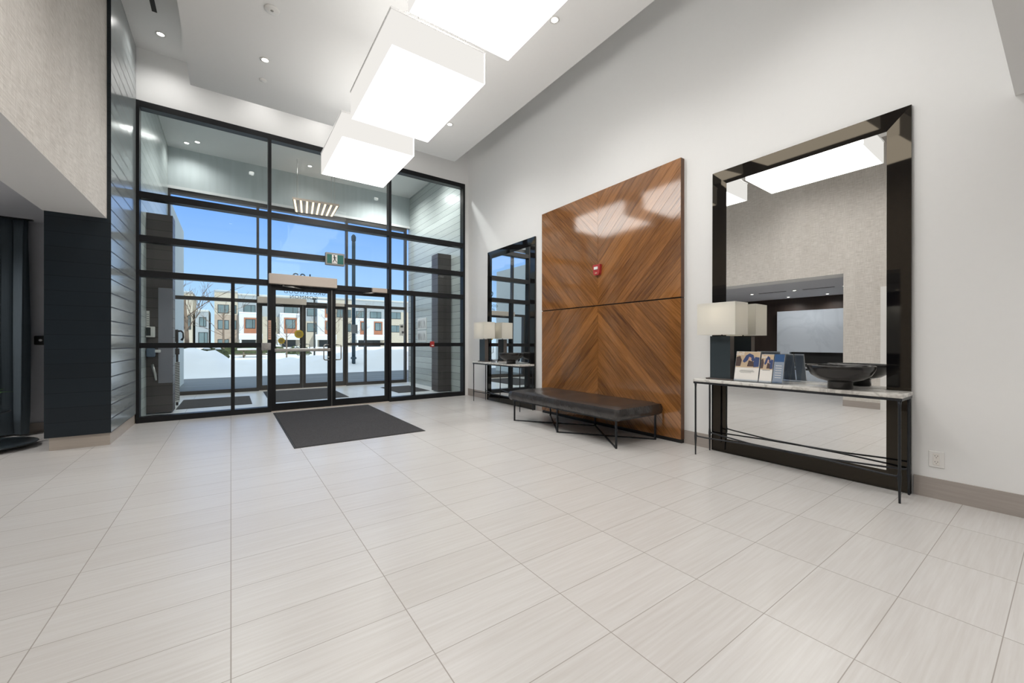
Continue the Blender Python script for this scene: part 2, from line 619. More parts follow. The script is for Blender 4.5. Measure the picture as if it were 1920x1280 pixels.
M['baywhite'] = P('white bay panel', (0.70, 0.70, 0.70), 0.7)
M['rust'] = P('orange cedar panel', (0.40, 0.16, 0.08), 0.7, noise=0.2, nscale=2)
M['winglass'] = P('dim window glass', (0.16, 0.21, 0.21), 0.1, noise=0.5, nscale=0.35)
M['windark'] = P('dark window frame', (0.03, 0.035, 0.035), 0.5)
M['bark'] = P('bare bark', (0.23, 0.165, 0.12), 0.9, noise=0.3, nscale=6)
M['hedge'] = P('evergreen hedge', (0.085, 0.10, 0.045), 0.9, noise=0.7, nscale=4, bump=1.0, bscale=5)
M['picnic'] = P('weathered timber', (0.20, 0.165, 0.12), 0.8, noise=0.2, nscale=4)
M['postblue'] = P('dark steel post', (0.035, 0.075, 0.105), 0.5)

# ================================================================== dimensions
XL, XR = -1.11, 4.29          # plank wall / right wall
YF = 7.75                     # inner glass wall front
YO = 11.30                    # outer glass wall front
ZC = 5.40                     # high ceiling
XW = -1.145                   # wallpaper face
YB = -7.0                     # back of the lobby

# ================================================================== setting
MB().box(-6.6, XR + 0.3, YB - 0.3, YF + 0.02, -0.2, 0).build('floor', M['floor'], kind='structure')
MB().box(XL - 0.5, XR + 0.3, YF + 0.02, YO + 0.1, -0.2, 0).build('floor_vestibule', M['vfloor'], kind='structure')
MB().box(XW - 0.6, XR + 0.3, YB - 0.3, YO + 0.15, ZC, ZC + 0.3).build('ceiling', M['ceilpaint'], kind='structure')
MB().box(-30, 36, YB - 0.3, YO + 0.15, ZC + 0.3, 14).build('wall_upper', M['stone'], kind='structure')
MB().box(-30, -6.62, YB - 0.3, YO + 0.15, -0.2, ZC + 0.3).build('wall_block_left', M['stone'], kind='structure')
MB().box(XR + 0.31, 36, YB - 0.3, YO + 0.15, -0.2, ZC + 0.3).build('wall_block_right', M['stone'], kind='structure')
MB().box(-6.62, XL - 0.32, 8.0, YO + 0.15, -0.2, ZC + 0.3).build('wall_block_front', M['stone'], kind='structure')
MB().box(XR, XR + 0.25, YB, YF + 0.14, 0, ZC).build('wall_right', M['paint'], kind='structure')
MB().box(XW, XR, YB - 0.25, YB, 0, ZC).build('wall_back', M['paint'], kind='structure')
# suspended panel under the high ceiling
MB().box(-0.455, 3.58, 0.24, 7.02, 4.70, ZC).build('ceiling_panel', M['ceilpaint'], kind='structure')
# low soffit over the near part of the lobby
MB().box(XW, XR, YB, 0.235, 2.81, ZC).build('ceiling_soffit', M['ceilpaint'], kind='structure')
# papered wall with the wide opening to the lounge
b = MB()
b.box(-1.63, XW, 2.60, 6.31, 2.56, ZC)
b.box(-1.63, XW, 2.04, 2.60, 0, ZC)
b.box(-1.63, XW, 1.10, 2.04, 2.22, ZC)
b.box(-1.63, XW, YB, 1.10, 0, ZC)
wl = b.build('wall_left', [M['wallpaper'], M['ceilpaint']], kind='structure')
for p in wl.data.polygons:
    if abs(p.normal.z) > 0.5 or (abs(p.normal.y) > 0.5 and p.center.z < 2.56): p.material_index = 1
# door at the near end of the papered wall
d = struct('door_3', (-1.2, 1.57, 0))
MB().box(-1.30, -1.26, 1.16, 1.97, 0, 2.16).build('door_leaf', M['white'], d)
b = MB()
b.box(-1.33, XW + 0.02, 1.97, 2.055, 0, 2.24).box(-1.33, XW + 0.02, 1.085, 1.16, 0, 2.24).box(-1.33, XW + 0.02, 1.16, 1.97, 2.16, 2.24)
b.build('door_casing', M['white'], d)
MB().tube([(-1.25, 1.24, 1.0), (-1.20, 1.24, 1.0), (-1.20, 1.36, 1.0)], 0.011).build('door_handle', M['steel'], d)

# dark plank pier between lounge opening and glass wall
b = MB()
b.box(-1.62, XL, 6.31, YF + 0.14, 0.14, ZC)
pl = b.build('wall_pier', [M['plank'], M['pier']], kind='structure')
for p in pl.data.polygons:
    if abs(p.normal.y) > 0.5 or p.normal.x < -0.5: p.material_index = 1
MB().box(-1.59, XL - 0.012, 6.335, YF + 0.14, 0, 0.14).build('baseboard_pier', M['lightbase'], kind='structure')
# wall over the inner glass, white reveal at its right end
MB().box(XL, XR, YF + 0.02, YF + 0.16, 4.64, ZC).build('wall_front', M['paint'], kind='structure')
MB().box(4.207, XR, YF + 0.01, YF + 0.14, 0, 4.64).build('trim_1', M['paint'], kind='structure')
# baseboards on the right wall
b = MB()
b.box(XR - 0.012, XR, YB, 0.72, 0, 0.15).box(XR - 0.012, XR, 2.28, 2.61, 0, 0.15).box(XR - 0.012, XR, 5.13, 5.34, 0, 0.15).box(XR - 0.012, XR, 6.91, YF, 0, 0.15)
b.build('baseboard_right', M['basetile'], kind='structure')
MB().box(XW, XW + 0.012, YB, 1.08, 0, 0.12).box(XW, XW + 0.012, 2.06, 2.60, 0, 0.12).build('baseboard_left', M['basetile'], kind='structure')

# lounge beyond the opening
b = MB()
b.box(-6.4, -6.152, 0.8, YF + 0.2, 0, 3.0)
b.build('wall_lounge_left', M['darkwood'], kind='structure')
MB().box(-6.4, -1.62, 7.72, 7.95, 0, 3.0).build('wall_lounge_front', M['loungepaint'], kind='structure')
MB().box(-6.4, -1.63, 0.6, 0.8, 0, 3.0).build('wall_lounge_back', M['loungepaint'], kind='structure')
MB().box(-6.4, -1.63, 0.6, 7.95, 2.70, 3.0).build('ceiling_lounge', M['loungepaint'], kind='structure')
MB().box(-2.10, -1.62, 7.70, 7.72, 0, 0.13).build('baseboard_lounge', M['basetile'], kind='structure')

# vestibule shell
MB().box(XL - 0.3, XL, YF + 0.14, YO + 0.1, 0, ZC).build('wall_vestibule_left', M['vplank'], kind='structure')
MB().box(XR, XR + 0.25, YF + 0.14, YO + 0.1, 0, ZC).build('wall_vestibule_right', M['vplank'], kind='structure')
MB().box(XL, XR, YO, YO + 0.15, 4.56, ZC).build('wall_vestibule_front', M['concrete'], kind='structure')
MB().box(XL, XR, YO - 0.02, YO + 0.16, 4.50, 4.56).build('header_sunlit_strip', M['baywhite'], kind='structure')  # white strip puts the sunlit header edge into colour
rl = MB().box(XL, -0.785, 8.60, 8.95, 0.02, 3.25).build('dark_block_left', M['vblock'], kind='structure')  # added blocks, left and right, standing in for dark tone behind the glass
MB().box(3.95, XR, 8.60, 8.95, 0.02, 3.25).build('dark_block_right', M['vblock'], kind='structure')


# ------------------------------------------------------------------ glass walls
def glass_wall(name, y, mat, rails, panes_split, tall):
    w = struct(name, (1.5, y, 0))
    d0, d1 = y, y + 0.14
    head = 4.64 if tall else 4.50
    for x0, x1 in ((XL, -1.075), (0.503, 0.553), (2.524, 2.574), (4.160, 4.207)):
        MB().box(x0, x1, d0, d1, 0, head).build('mullion', mat, w)
    for x0, x1 in ((0.0, 0.05), (3.022, 3.067)):
        MB().box(x0, x1, d0 + 0.001, d1, 0.0, 2.12).build('mullion', mat, w)
    bays = ((-1.075, 0.503), (0.553, 2.524), (2.574, 4.160))
    for (a, c) in bays:
        for (z0, z1) in rails:
            MB().box(a, c, d0 + 0.003, d1, z0, z1).build('rail', mat, w)
        MB().box(a, c, d0 + 0.002, d1, head - 0.09, head).build('head_rail', mat, w)
    for (a, c) in (bays[0], bays[2]):
        b = MB()
        m0, m1 = (0.0, 0.05) if a < 0 else (3.022, 3.067)
        for (p, q) in ((a, m0), (m1, c)):
            MB().box(p, q, d0 + 0.004, d1, 1.08, 1.155).build('rail', mat, w)
            MB().box(p, q, d0 + 0.002, d1, 0.0, 0.085).build('sill_rail', mat, w)
    gy0, gy1 = y + 0.105, y + 0.113
    levels = [2.20] + [r for rr in sorted(rails)[1:] for r in rr] + [head - 0.09]
    for (a, c) in bays:
        for k in range(0, len(levels), 2):
            MB().box(a, c, gy0, gy1, levels[k], levels[k + 1]).build('pane', M['glass'], w)
    for (a, c) in ((-1.075, 0.0), (0.05, 0.503), (2.574, 3.022), (3.067, 4.160)):
        MB().box(a, c, gy0, gy1, 0.085, 1.08).build('pane', M['glass'], w)
        MB().box(a, c, gy0, gy1, 1.155, 2.115).build('pane', M['glass'], w)
    return w


win1 = glass_wall('window_1', YF, M['frame'], [(2.115, 2.205), (2.62, 2.712), (3.245, 3.338)], None, True)
win2 = glass_wall('window_2', YO, M['oframe'], [(2.115, 2.19)], None, False)


def door_leaf(name, x0, x1, hinge_left, y, mat, bar):
    d = struct(name, ((x0 + x1) / 2, y, 0))
    z0, z1 = 0.012, 2.112
    sl = 0.062
    MB().box(x0, x0 + sl, y + 0.03, y + 0.08, z0, z1).build('stile', mat, d)
    MB().box(x1 - sl, x1, y + 0.03, y + 0.08, z0, z1).build('stile', mat, d)
    MB().box(x0 + sl, x1 - sl, y + 0.03, y + 0.08, z0, z0 + 0.115).build('door_rail', mat, d)
    MB().box(x0 + sl, x1 - sl, y + 0.03, y + 0.08, z1 - 0.065, z1).build('door_rail', mat, d)
    MB().box(x0 + sl, x1 - sl, y + 0.052, y + 0.058, z0 + 0.115, z1 - 0.065).build('pane', M['glass'], d)
    hx = x1 - 0.055 if hinge_left else x0 + 0.055
    b = MB()
    s = -1 if hinge_left else 1
    hx2 = hx + s * 0.085
    b.tube([(hx, y + 0.03, 1.12), (hx, y - 0.02, 1.12), (hx2 - s * 0.02, y - 0.035, 1.12), (hx2, y - 0.035, 1.10), (hx2, y - 0.035, 0.87),
            (hx2 - s * 0.02, y - 0.035, 0.85), (hx, y - 0.02, 0.85), (hx, y + 0.03, 0.85)], 0.011)
    b.build('pull_handle', M['steel'], d)
    if bar:
        MB().rbox(x0 + 0.04, x1 - 0.03, y - 0.045, y + 0.03, 1.005, 1.06, 0.008).build('push_bar', M['steel'], d)
        MB().tube([(hx, y + 0.032, 0.90), (hx, y + 0.016, 0.90)], 0.014, 14).build('lock_cylinder', M['steel'], d)
    return d


d1 = door_leaf('door_1', 0.556, 1.490, True, YF, M['frame'], True)
d2 = door_leaf('door_2', 1.498, 2.521, False, YF, M['frame'], False)
MB().box(1.491, 1.497, YF + 0.028, YF + 0.05, 0.02, 2.11).build('weather_strip', M['steel'], d1)
MB().box(0.55, 2.53, YF - 0.02, YF + 0.14, 0, 0.010).build('trim_3', M['alu'], kind='structure')
d4 = door_leaf('door_4', 0.556, 1.490, True, YO, M['oframe'], False)
d5 = door_leaf('door_5', 1.498, 2.521, False, YO, M['oframe'], False)
MB().box(1.491, 1.497, YO + 0.028, YO + 0.05, 0.02, 2.11).build('weather_strip', M['steel'], d4)
MB().box(0.55, 2.53, YO - 0.02, YO + 0.14, 0, 0.010).build('trim_4', M['alu'], kind='structure')


def printed(o):
    for p in o.data.polygons:
        if p.index >= 6: p.material_index = 1


def disc_y(b, x, y, z, r, n=28):
    b.prism([(x + r * math.cos(2 * math.pi * k / n), y, z + r * math.sin(2 * math.pi * k / n)) for k in range(n)], (0, 0.002, 0))
    return b


# round yellow stickers on the outer doors, each with its printed lines
for (x, z, r, par) in ((1.405, 1.375, 0.105, d4), (1.02, 1.205, 0.075, d4)):
    st = disc_y(MB(), x, YO + 0.028, z, r).build('sticker', M['yellow'], par)
    b = MB()
    for k in range(-2, 3):
        hw = 0.62 * r * (1 - 0.08 * abs(k))
        b.box(x - hw, x + hw, YO + 0.0262, YO + 0.0278, z + k * r * 0.24 - 0.004, z + k * r * 0.24 + 0.004)
    b.build('printed_lines', M['ink'], st)

# letters on the outer glass, read from the street
RT = (math.radians(90), 0, math.radians(180))
text('house_number', '102', 0.34, M['vinyl'], win2, (1.50, YO + 0.118, 2.69), RT)
text('lettering', 'GROVEWOOD', 0.125, M['vinyl'], win2, (1.56, YO + 0.118, 2.40), RT, space=1.25)
text('lettering', 'COMMON', 0.125, M['vinyl'], win2, (1.53, YO + 0.118, 2.275), RT, space=1.2)

# ------------------------------------------------------------------ door operators, exit sign, small fittings on the glass walls
for (y, lab, arm) in ((YF, 'long brushed door operator box over the inner lobby doors', True), (YO, 'long grey door operator box over the outer doors', False)):
    t = thing('door_operator', lab, 'door operator', (1.03, y, 2.14), 'door operators over the entrance')
    MB().rbox(0.51, 1.56, y - 0.10, y, 2.135 if y == YF else 2.105, 2.305 if y == YF else 2.255, 0.006, 1).build('housing', M['alu'], t)
    b = MB()
    b.tube([(0.72, y - 0.05, 2.135), (0.72, y - 0.05, 2.105)], 0.014)
    b.tube([(0.72, y - 0.05, 2.112), (0.86, y - 0.085, 2.10), (1.05, y + 0.02, 2.085)], 0.010)
    b.build('arm', M['steel'], t)
    t = thing('door_closer', 'short door closer box over the right %s door' % ('inner' if y == YF else 'outer'), 'door closer', (2.33, y, 2.11), 'door closers over the entrance')
    MB().rbox(2.19, 2.47, y - 0.07, y, 2.115, 2.20, 0.006, 1).build('housing', M['alu'], t)
    MB().tube([(2.24, y - 0.035, 2.115), (2.20, y - 0.05, 2.10), (2.04, y + 0.02, 2.09)], 0.010).build('arm', M['steel'], t)

t = thing('exit_sign', 'green running figure exit sign in a grey housing on the glass wall', 'exit sign', (1.535, YF - 0.04, 2.55))
MB().rbox(1.372, 1.69, YF - 0.075, YF, 2.548, 2.768, 0.006, 1).build('housing', M['gray'], t)
MB().box(1.395, 1.667, YF - 0.080, YF - 0.075, 2.575, 2.735).build('green_face', M['green'], t)
pn = MB().box(1.475, 1.565, YF - 0.083, YF - 0.080, 2.577, 2.733).build('figure_panel', M['white'], t)
b = MB()
yy = YF - 0.0845
b.prism([(1.513 + 0.013 * math.cos(a * 0.524), yy, 2.712 + 0.013 * math.sin(a * 0.524)) for a in range(12)], (0, 0.0015, 0))


def limb(p, q, wd):
    p, q = Vector((p[0], 0, p[1])), Vector((q[0], 0, q[1]))
    n = (q - p).normalized().cross(Vector((0, 1, 0))) * wd
    b.prism([(v.x, yy, v.z) for v in (p + n, q + n, q - n, p - n)], (0, 0.0015, 0))


limb((1.516, 2.698), (1.522, 2.650), 0.011)
limb((1.516, 2.690), (1.492, 2.672), 0.005)
limb((1.520, 2.690), (1.548, 2.676), 0.005)
limb((1.520, 2.652), (1.500, 2.618), 0.006)
limb((1.500, 2.618), (1.488, 2.590), 0.005)
limb((1.524, 2.652), (1.540, 2.622), 0.006)
limb((1.540, 2.622), (1.562, 2.600), 0.005)
b.build('figure', M['slot'], pn)

t = thing('fire_pull_station', 'small red fire pull station on the rail of the right glass sidelight', 'fire alarm', (3.42, YF, 1.07))
MB().rbox(3.375, 3.46, YF - 0.05, YF + 0.003, 1.065, 1.185, 0.008).build('body', M['red'], t)
MB().box(3.395, 3.44, YF - 0.056, YF - 0.05, 1.09, 1.11).build('pull_bar', M['white'], t)
t = thing('push_plate', 'square steel door actuator plate on the mullion left of the doors', 'switch', (0.47, YF, 1.04))
MB().rbox(0.41, 0.545, YF - 0.03, YF + 0.003, 1.035, 1.155, 0.006).build('plate', M['gray'], t)
MB().tube([(0.478, YF - 0.03, 1.095), (0.478, YF - 0.036, 1.095)], 0.038, 20).build('button', M['steel'], t)
t = thing('notice_strip', 'narrow pinkish paper notice on the mullion left of the doors', 'notice', (0.53, YF, 1.2))
b = MB().box(0.506, 0.548, YF - 0.004, YF, 1.21, 1.53)
for k in range(9): b.box(0.512, 0.542, YF - 0.0052, YF - 0.004, 1.24 + k * 0.03, 1.248 + k * 0.03)
printed(b.build('sheet', [M['skin'], M['ink']], t))

# pictures and notice on the right of the vestibule
for k, z in enumerate((1.52, 1.18)):
    t = thing('poster', ('upper' if k == 0 else 'lower') + ' of two grey leaf posters on the right vestibule wall', 'poster', (XR, 10.35, z), 'posters in the vestibule')
    MB().box(XR - 0.012, XR, 10.05, 10.66, z, z + 0.31).build('sheet', M['white'], t)
    b = MB()
    for q in range(7):
        y0 = 10.10 + q * 0.08
        b.prism([(XR - 0.014, y0, z + 0.04), (XR - 0.014, y0 + 0.03, z + 0.04), (XR - 0.014, y0 + 0.10 - 0.02 * q, z + 0.26), (XR - 0.014, y0 + 0.04, z + 0.20)], (0.0015, 0, 0))
    b.build('leaf_print', M['gray'], t)
t = thing('paper_notice', 'white paper notice taped on the outer glass by the right jamb', 'notice', (4.09, YO, 1.36))
b = MB().box(4.02, 4.155, YO + 0.098, YO + 0.103, 1.36, 1.70)
b.box(4.05, 4.13, YO + 0.096, YO + 0.098, 1.60, 1.66).box(4.09, 4.15, YO + 0.096, YO + 0.098, 1.43, 1.49)
printed(b.build('sheet', [M['paper'], M['ink']], t))

# fittings on the added left block of the vestibule
yr = 8.60
t = thing('access_panel', 'tall grey access panel on the added dark left block of the vestibule', 'panel', (-0.88, yr, 0.5))
MB().rbox(-0.965, -0.79, yr - 0.012, yr, 0.50, 2.05, 0.004, 1).build('panel', P('mauve grey panel', (0.27, 0.26, 0.295), 0.5), t)
t = thing('notice_board', 'narrow white notice on the added dark left block of the vestibule', 'notice', (-1.10, yr, 1.36))
b = MB().box(-1.108, -1.07, yr - 0.006, yr, 1.37, 1.67)
for k in range(7): b.box(-1.103, -1.076, yr - 0.0075, yr - 0.006, 1.40 + k * 0.035, 1.408 + k * 0.035)
printed(b.build('sheet', [M['paper'], M['ink']], t))
t = thing('wall_box', 'beige intercom box with a dark screen on the added left vestibule block', 'intercom', (-1.07, yr, 1.24))
MB().rbox(-1.105, -1.0, yr - 0.10, yr, 1.245, 1.415, 0.008).build('case', M['paper'], t)
MB().box(-1.10, -1.045, yr - 0.106, yr - 0.10, 1.27, 1.40).build('screen', M['windark'], t)
t = thing('dispenser', 'blue grey dispenser mounted below the intercom box', 'dispenser', (-1.05, yr, 0.9))
MB().rbox(-1.10, -0.99, yr - 0.11, yr, 0.93, 1.07, 0.02).build('body', P('blue grey plastic', (0.12, 0.16, 0.22), 0.25), t)
MB().rbox(-1.00, -0.93, yr - 0.10, yr - 0.02, 1.00, 1.045, 0.01).build('spout', M['white'], t)
t = thing('wall_hook', 'bright steel lever handle below the dispenser', 'handle', (-1.0, yr, 0.55))
b = MB()
b.tube([(-1.03, yr, 0.80), (-1.03, yr - 0.05, 0.80), (-0.995, yr - 0.06, 0.65), (-0.985, yr - 0.06, 0.55)], [0.016, 0.02, 0.02, 0.012])
b.build('lever', M['steel'], t)

t = thing('intercom_pedestal', 'intercom pedestal with black handset behind the left glass', 'intercom', (-0.80, 9.6, 0))
MB().rbox(-0.862, -0.795, 9.57, 9.61, 1.17, 1.40, 0.006).build('call_panel', M['oframe'], t)
MB().tube([(-0.79, 9.57, 1.37), (-0.755, 9.56, 1.375), (-0.725, 9.56, 1.34), (-0.722, 9.56, 1.25), (-0.75, 9.56, 1.20)], [0.018, 0.016, 0.012, 0.014, 0.020]).build('handset', M['slot'], t)
MB().rbox(-0.865, -0.78, 9.55, 9.64, 0.94, 1.05, 0.006).build('card_box', M['oframe'], t)
MB().tube([(-0.815, 9.6, 0.0), (-0.815, 9.6, 1.30)], 0.02).build('post', M['oframe'], t)
gr = MB().box(-0.855, -0.775, 9.572, 9.578, 0.06, 0.80).build('grille', M['white'], t)
b = MB()
for k in range(22): b.prism([(-0.855, 9.570, 0.09 + k * 0.032), (-0.775, 9.570, 0.11 + k * 0.032), (-0.775, 9.570, 0.123 + k * 0.032), (-0.855, 9.570, 0.103 + k * 0.032)], (0, 0.0019, 0))
b.build('slats', M['windark'], gr)

# slatted timber light hung in the vestibule
t = thing('slat_pendant', 'timber slat pendant with glowing strips seen through the glass', 'pendant lamp', (1.7, 10.55, 4.4))
b = MB()
SL = ((1.14, 10.28), (2.12, 10.18))
SF = ((1.30, 11.22), (2.16, 11.10))
b.prism([(SL[0][0], SL[0][1], 4.42), (SL[1][0], SL[1][1], 4.42), (SF[1][0], SF[1][1], 4.42), (SF[0][0], SF[0][1], 4.42)], (0, 0, 0.05))
b.build('tray', M['slatwood'], t)
for k in range(8):
    f = (k + 0.35) / 7.7
    a = Vector((SL[0][0] + (SL[1][0] - SL[0][0]) * f, SL[0][1] + (SL[1][1] - SL[0][1]) * f, 4.415))
    c = Vector((SF[0][0] + (SF[1][0] - SF[0][0]) * f, SF[0][1] + (SF[1][1] - SF[0][1]) * f, 4.415))
    s = Vector((0.019, 0, 0))
    MB().prism([a - s, a + s, c + s, c - s], (0, 0, 0.006)).build('light_strip', M['strip'], t)
for (x, y) in ((1.25, 10.4), (2.05, 10.35), (1.35, 11.1), (2.1, 11.0)):
    MB().tube([(x, y, 4.46), (x, y, ZC)], 0.004, 6).build('cable', M['steel'], t)

# ------------------------------------------------------------------ ceiling fittings
def spot(x, y, z, power, size=150, col=(1.0, 0.98, 0.95), parent=None):
    ld = bpy.data.lights.new('downlight_lamp', 'SPOT')
    ld.energy = power
    ld.spot_size = math.radians(size)
    ld.spot_blend = 0.9
    ld.shadow_soft_size = 0.05
    ld.color = col
    o = bpy.data.objects.new('downlight_lamp', ld)
    COL.objects.link(o)
    o.location = (x, y, z)
    if parent is not None:
        o.parent = parent
        o.location = Vector((x, y, z)) - root_loc(parent)
    return o


def downlight(x, y, z, power, label, group, r=0.037, **kw):
    t = thing('downlight', label, 'ceiling light', (x, y, z), group)
    prof = [(r, 0.0), (r + 0.016, -0.001), (r + 0.018, -0.006), (r + 0.002, -0.008), (r - 0.002, -0.004)]
    b = MB()
    n = 24
    vs, fs = [], []
    for (rr, h) in prof:
        for k in range(n):
            q = 2 * math.pi * k / n
            vs.append((x + rr * math.cos(q), y + rr * math.sin(q), z + h))
    for i in range(len(prof) - 1):
        for k in range(n): fs.append((i * n + k, i * n + (k + 1) % n, (i + 1) * n + (k + 1) % n, (i + 1) * n + k))
    b.add(vs, fs, smooth=True)
    b.build('trim_ring', M['white'], t)
    b = MB()
    b.add([(x + r * math.cos(2 * math.pi * k / n), y + r * math.sin(2 * math.pi * k / n), z - 0.003) for k in range(n)], [list(range(n))[::-1]])
    b.build('lens', M['lens'], t)
    spot(x, y, z - 0.03, power, parent=t, **kw)
    return t


PW = 80
downlight(0.35, 5.86, 4.70, PW, 'round downlight in the suspended ceiling panel beside the sprinkler', 'downlights in the lobby ceiling')
downlight(-0.79, 7.26, ZC, 26, 'round downlight in the high ceiling strip by the plank wall', 'downlights in the lobby ceiling', r=0.04)
for x in (0.4, 1.3, 2.2):  # unseen lamps added to brighten the front wall
    downlight(x, 7.37, ZC, 12, 'added round downlight in the high ceiling strip hidden above the suspended panel', 'added downlights out of the picture', r=0.05)
for (x, y) in ((0.0, 3.0), (0.0, 1.2), (2.9, 1.2), (2.9, 3.3), (2.9, 5.86)):  # unseen lamps added to raise the general lobby light
    downlight(x, y, 4.70, PW, 'added round downlight in the suspended panel hidden above or behind the view', 'added downlights out of the picture')
for (x, y) in ((0.2, -1.0), (1.6, -1.0), (3.0, -1.0), (0.2, -3.5), (3.0, -3.5)):  # unseen lamps added to light the near floor
    downlight(x, y, 2.81, 48, 'added round downlight in the low soffit behind the camera', 'added downlights out of the picture')
for (x, y) in ((3.35, 8.7), (3.35, 10.4), (0.2, 9.3)):  # lamps added to brighten the vestibule walls
    downlight(x, y, ZC, 250, {(3.35, 8.7): 'front', (3.35, 10.4): 'rear', (0.2, 9.3): 'left'}[(x, y)] + ' added wide downlight in the vestibule ceiling behind the upper glass', 'added downlights in the vestibule', r=0.04)
for (x, y) in ((-0.77, 10.9), (-0.58, 10.72), (1.55, 10.62)):  # lamps added in place of lobby lights reflected in the inner glass
    downlight(x, y, ZC, 24, {-0.77: 'left one of the added pair of downlights standing in for glass reflections', -0.58: 'right one of the added pair of downlights standing in for glass reflections', 1.55: 'single added downlight standing in for a glass reflection beside the pendant box'}[x], 'added downlights in the vestibule', r=0.04)
for (x, y) in ((-4.2, 5.6), (-4.2, 4.5), (-4.2, 3.4), (-5.72, 5.2), (-5.72, 4.2), (-2.9, 6.6)):  # the last one is added to brighten the curtain
    downlight(x, y, 2.70, 90 if y > 6 else 42, {(-4.2, 5.6): 'left', (-4.2, 4.5): 'middle', (-4.2, 3.4): 'right', (-5.72, 5.2): 'scallop', (-5.72, 4.2): 'far', (-2.9, 6.6): 'added curtain side'}[(x, y)] + ' small downlight in the dim lounge ceiling seen in the mirror', 'downlights in the lounge', r=0.04)
for (y0, y1, w_) in ((4.7, 5.4, 'left'), (3.6, 4.3, 'right')):
    t = thing('slot_diffuser', w_ + ' black slot diffuser in the lounge ceiling seen in the mirror', 'air vent', (-4.2, y0, 2.7), 'slot diffusers')
    MB().box(-4.22, -4.16, y0, y1, 2.694, 2.70).build('slot', M['slot'], t)
t = thing('slot_diffuser', 'black slot diffuser in the high ceiling strip above the plank wall', 'air vent', (-0.80, 6.3, ZC), 'slot diffusers')
MB().box(-0.825, -0.775, 5.6, 6.81, ZC - 0.008, ZC).build('slot', M['slot'], t)

t = thing('smoke_detector', 'white round smoke detector on the suspended ceiling panel', 'smoke detector', (0.357, 4.93, 4.70))
MB().lathe([(0.0, -0.016), (0.060, -0.015), (0.070, -0.010), (0.072, 0.0)], (0.357, 4.93, 4.70), 28).build('housing', M['white'], t)
MB().lathe([(0.0, -0.021), (0.012, -0.020), (0.016, -0.015)], (0.357, 4.93, 4.70), 20).build('sensor_cap', M['gray'], t)
t = thing('sprinkler_head', 'small white sprinkler cover on the suspended ceiling panel', 'sprinkler', (0.353, 6.33, 4.70))
MB().lathe([(0.0, -0.012), (0.04, -0.011), (0.045, -0.004), (0.045, 0.0)], (0.353, 6.33, 4.70), 24).build('cover_plate', M['white'], t)


# ------------------------------------------------------------------ pendant light boxes
def pendant(y0, y1, label):
    x0, x1, z0, z1 = 1.11, 2.04, 3.70, 4.005
    t = thing('pendant_light_box', label, 'pendant lamp', ((x0 + x1) / 2, (y0 + y1) / 2, z0), 'rectangular pendant light boxes')
    e = 0.012
    MB().box(x0 + e, x1 - e, y0 + e, y1 - e, z0 + 0.002, z0 + 0.008).build('bottom_diffuser', M['boxglow'], t)
    b = MB()
    for (a, c, f, g, mk) in ((x0, x0 + e, y0, y1, 'sideglow'), (x1 - e, x1, y0, y1, 'washglow'), (x0 + e, x1 - e, y0, y0 + e, 'sideglow'), (x0 + e, x1 - e, y1 - e, y1, 'washglow')):
        MB().box(a, c, f, g, z0, z1).build('side_panel', M[mk], t)
    b = MB()
    q = 0.006
    for (a, c, f, g) in ((x0 - q, x0, y0 - q, y1 + q), (x1, x1 + q, y0 - q, y1 + q), (x0, x1, y0 - q, y0), (x0, x1, y1, y1 + q)):
        b.box(a, c, f, g, z1 - 0.012, z1 + 0.006)
    b.build('top_trim', M['baywhite'], t)
    MB().box(x0 + e, x1 - e, y0 + e, y1 - e, z1 - 0.02, z1 - 0.014).build('top_cover', M['topglow'], t)
    for (x, y) in ((1.575, (y0 + y1) / 2 - 0.15), (1.575, (y0 + y1) / 2 + 0.15)):
        MB().tube([(x, y, z1 - 0.014), (x, y, 4.70)], 0.003, 6).build('cable', M['steel'], t)
    n = 10
    ring = [(x0 + 0.16 + 0.035 * math.cos(2 * math.pi * k / n), y0 + 0.03, z1 + 0.02 + 0.035 * math.sin(2 * math.pi * k / n)) for k in range(n + 1)]
    MB().tube(ring, 0.005, 6, cap=False).build('cord_loop', M['white'], t)
    return t


pendant(5.20, 6.56, 'glowing white pendant box nearest the glass entrance wall')
pendant(3.35, 4.745, 'glowing white pendant box in the middle of the row of three')
pendant(1.55, 2.955, 'glowing white pendant box cut off by the top of the picture')

# ------------------------------------------------------------------ chevron walnut panel
def clip(poly, n, d, keep_less):
    out = []
    for i in range(len(poly)):
        a, c = poly[i], poly[(i + 1) % len(poly)]
        da, dc = a[0] * n[0] + a[1] * n[1] - d, c[0] * n[0] + c[1] * n[1] - d
        if not keep_less: da, dc = -da, -dc
        if da <= 0: out.append(a)
        if da * dc < 0:
            k = da / (da - dc)
            out.append((a[0] + (c[0] - a[0]) * k, a[1] + (c[1] - a[1]) * k))
    return out


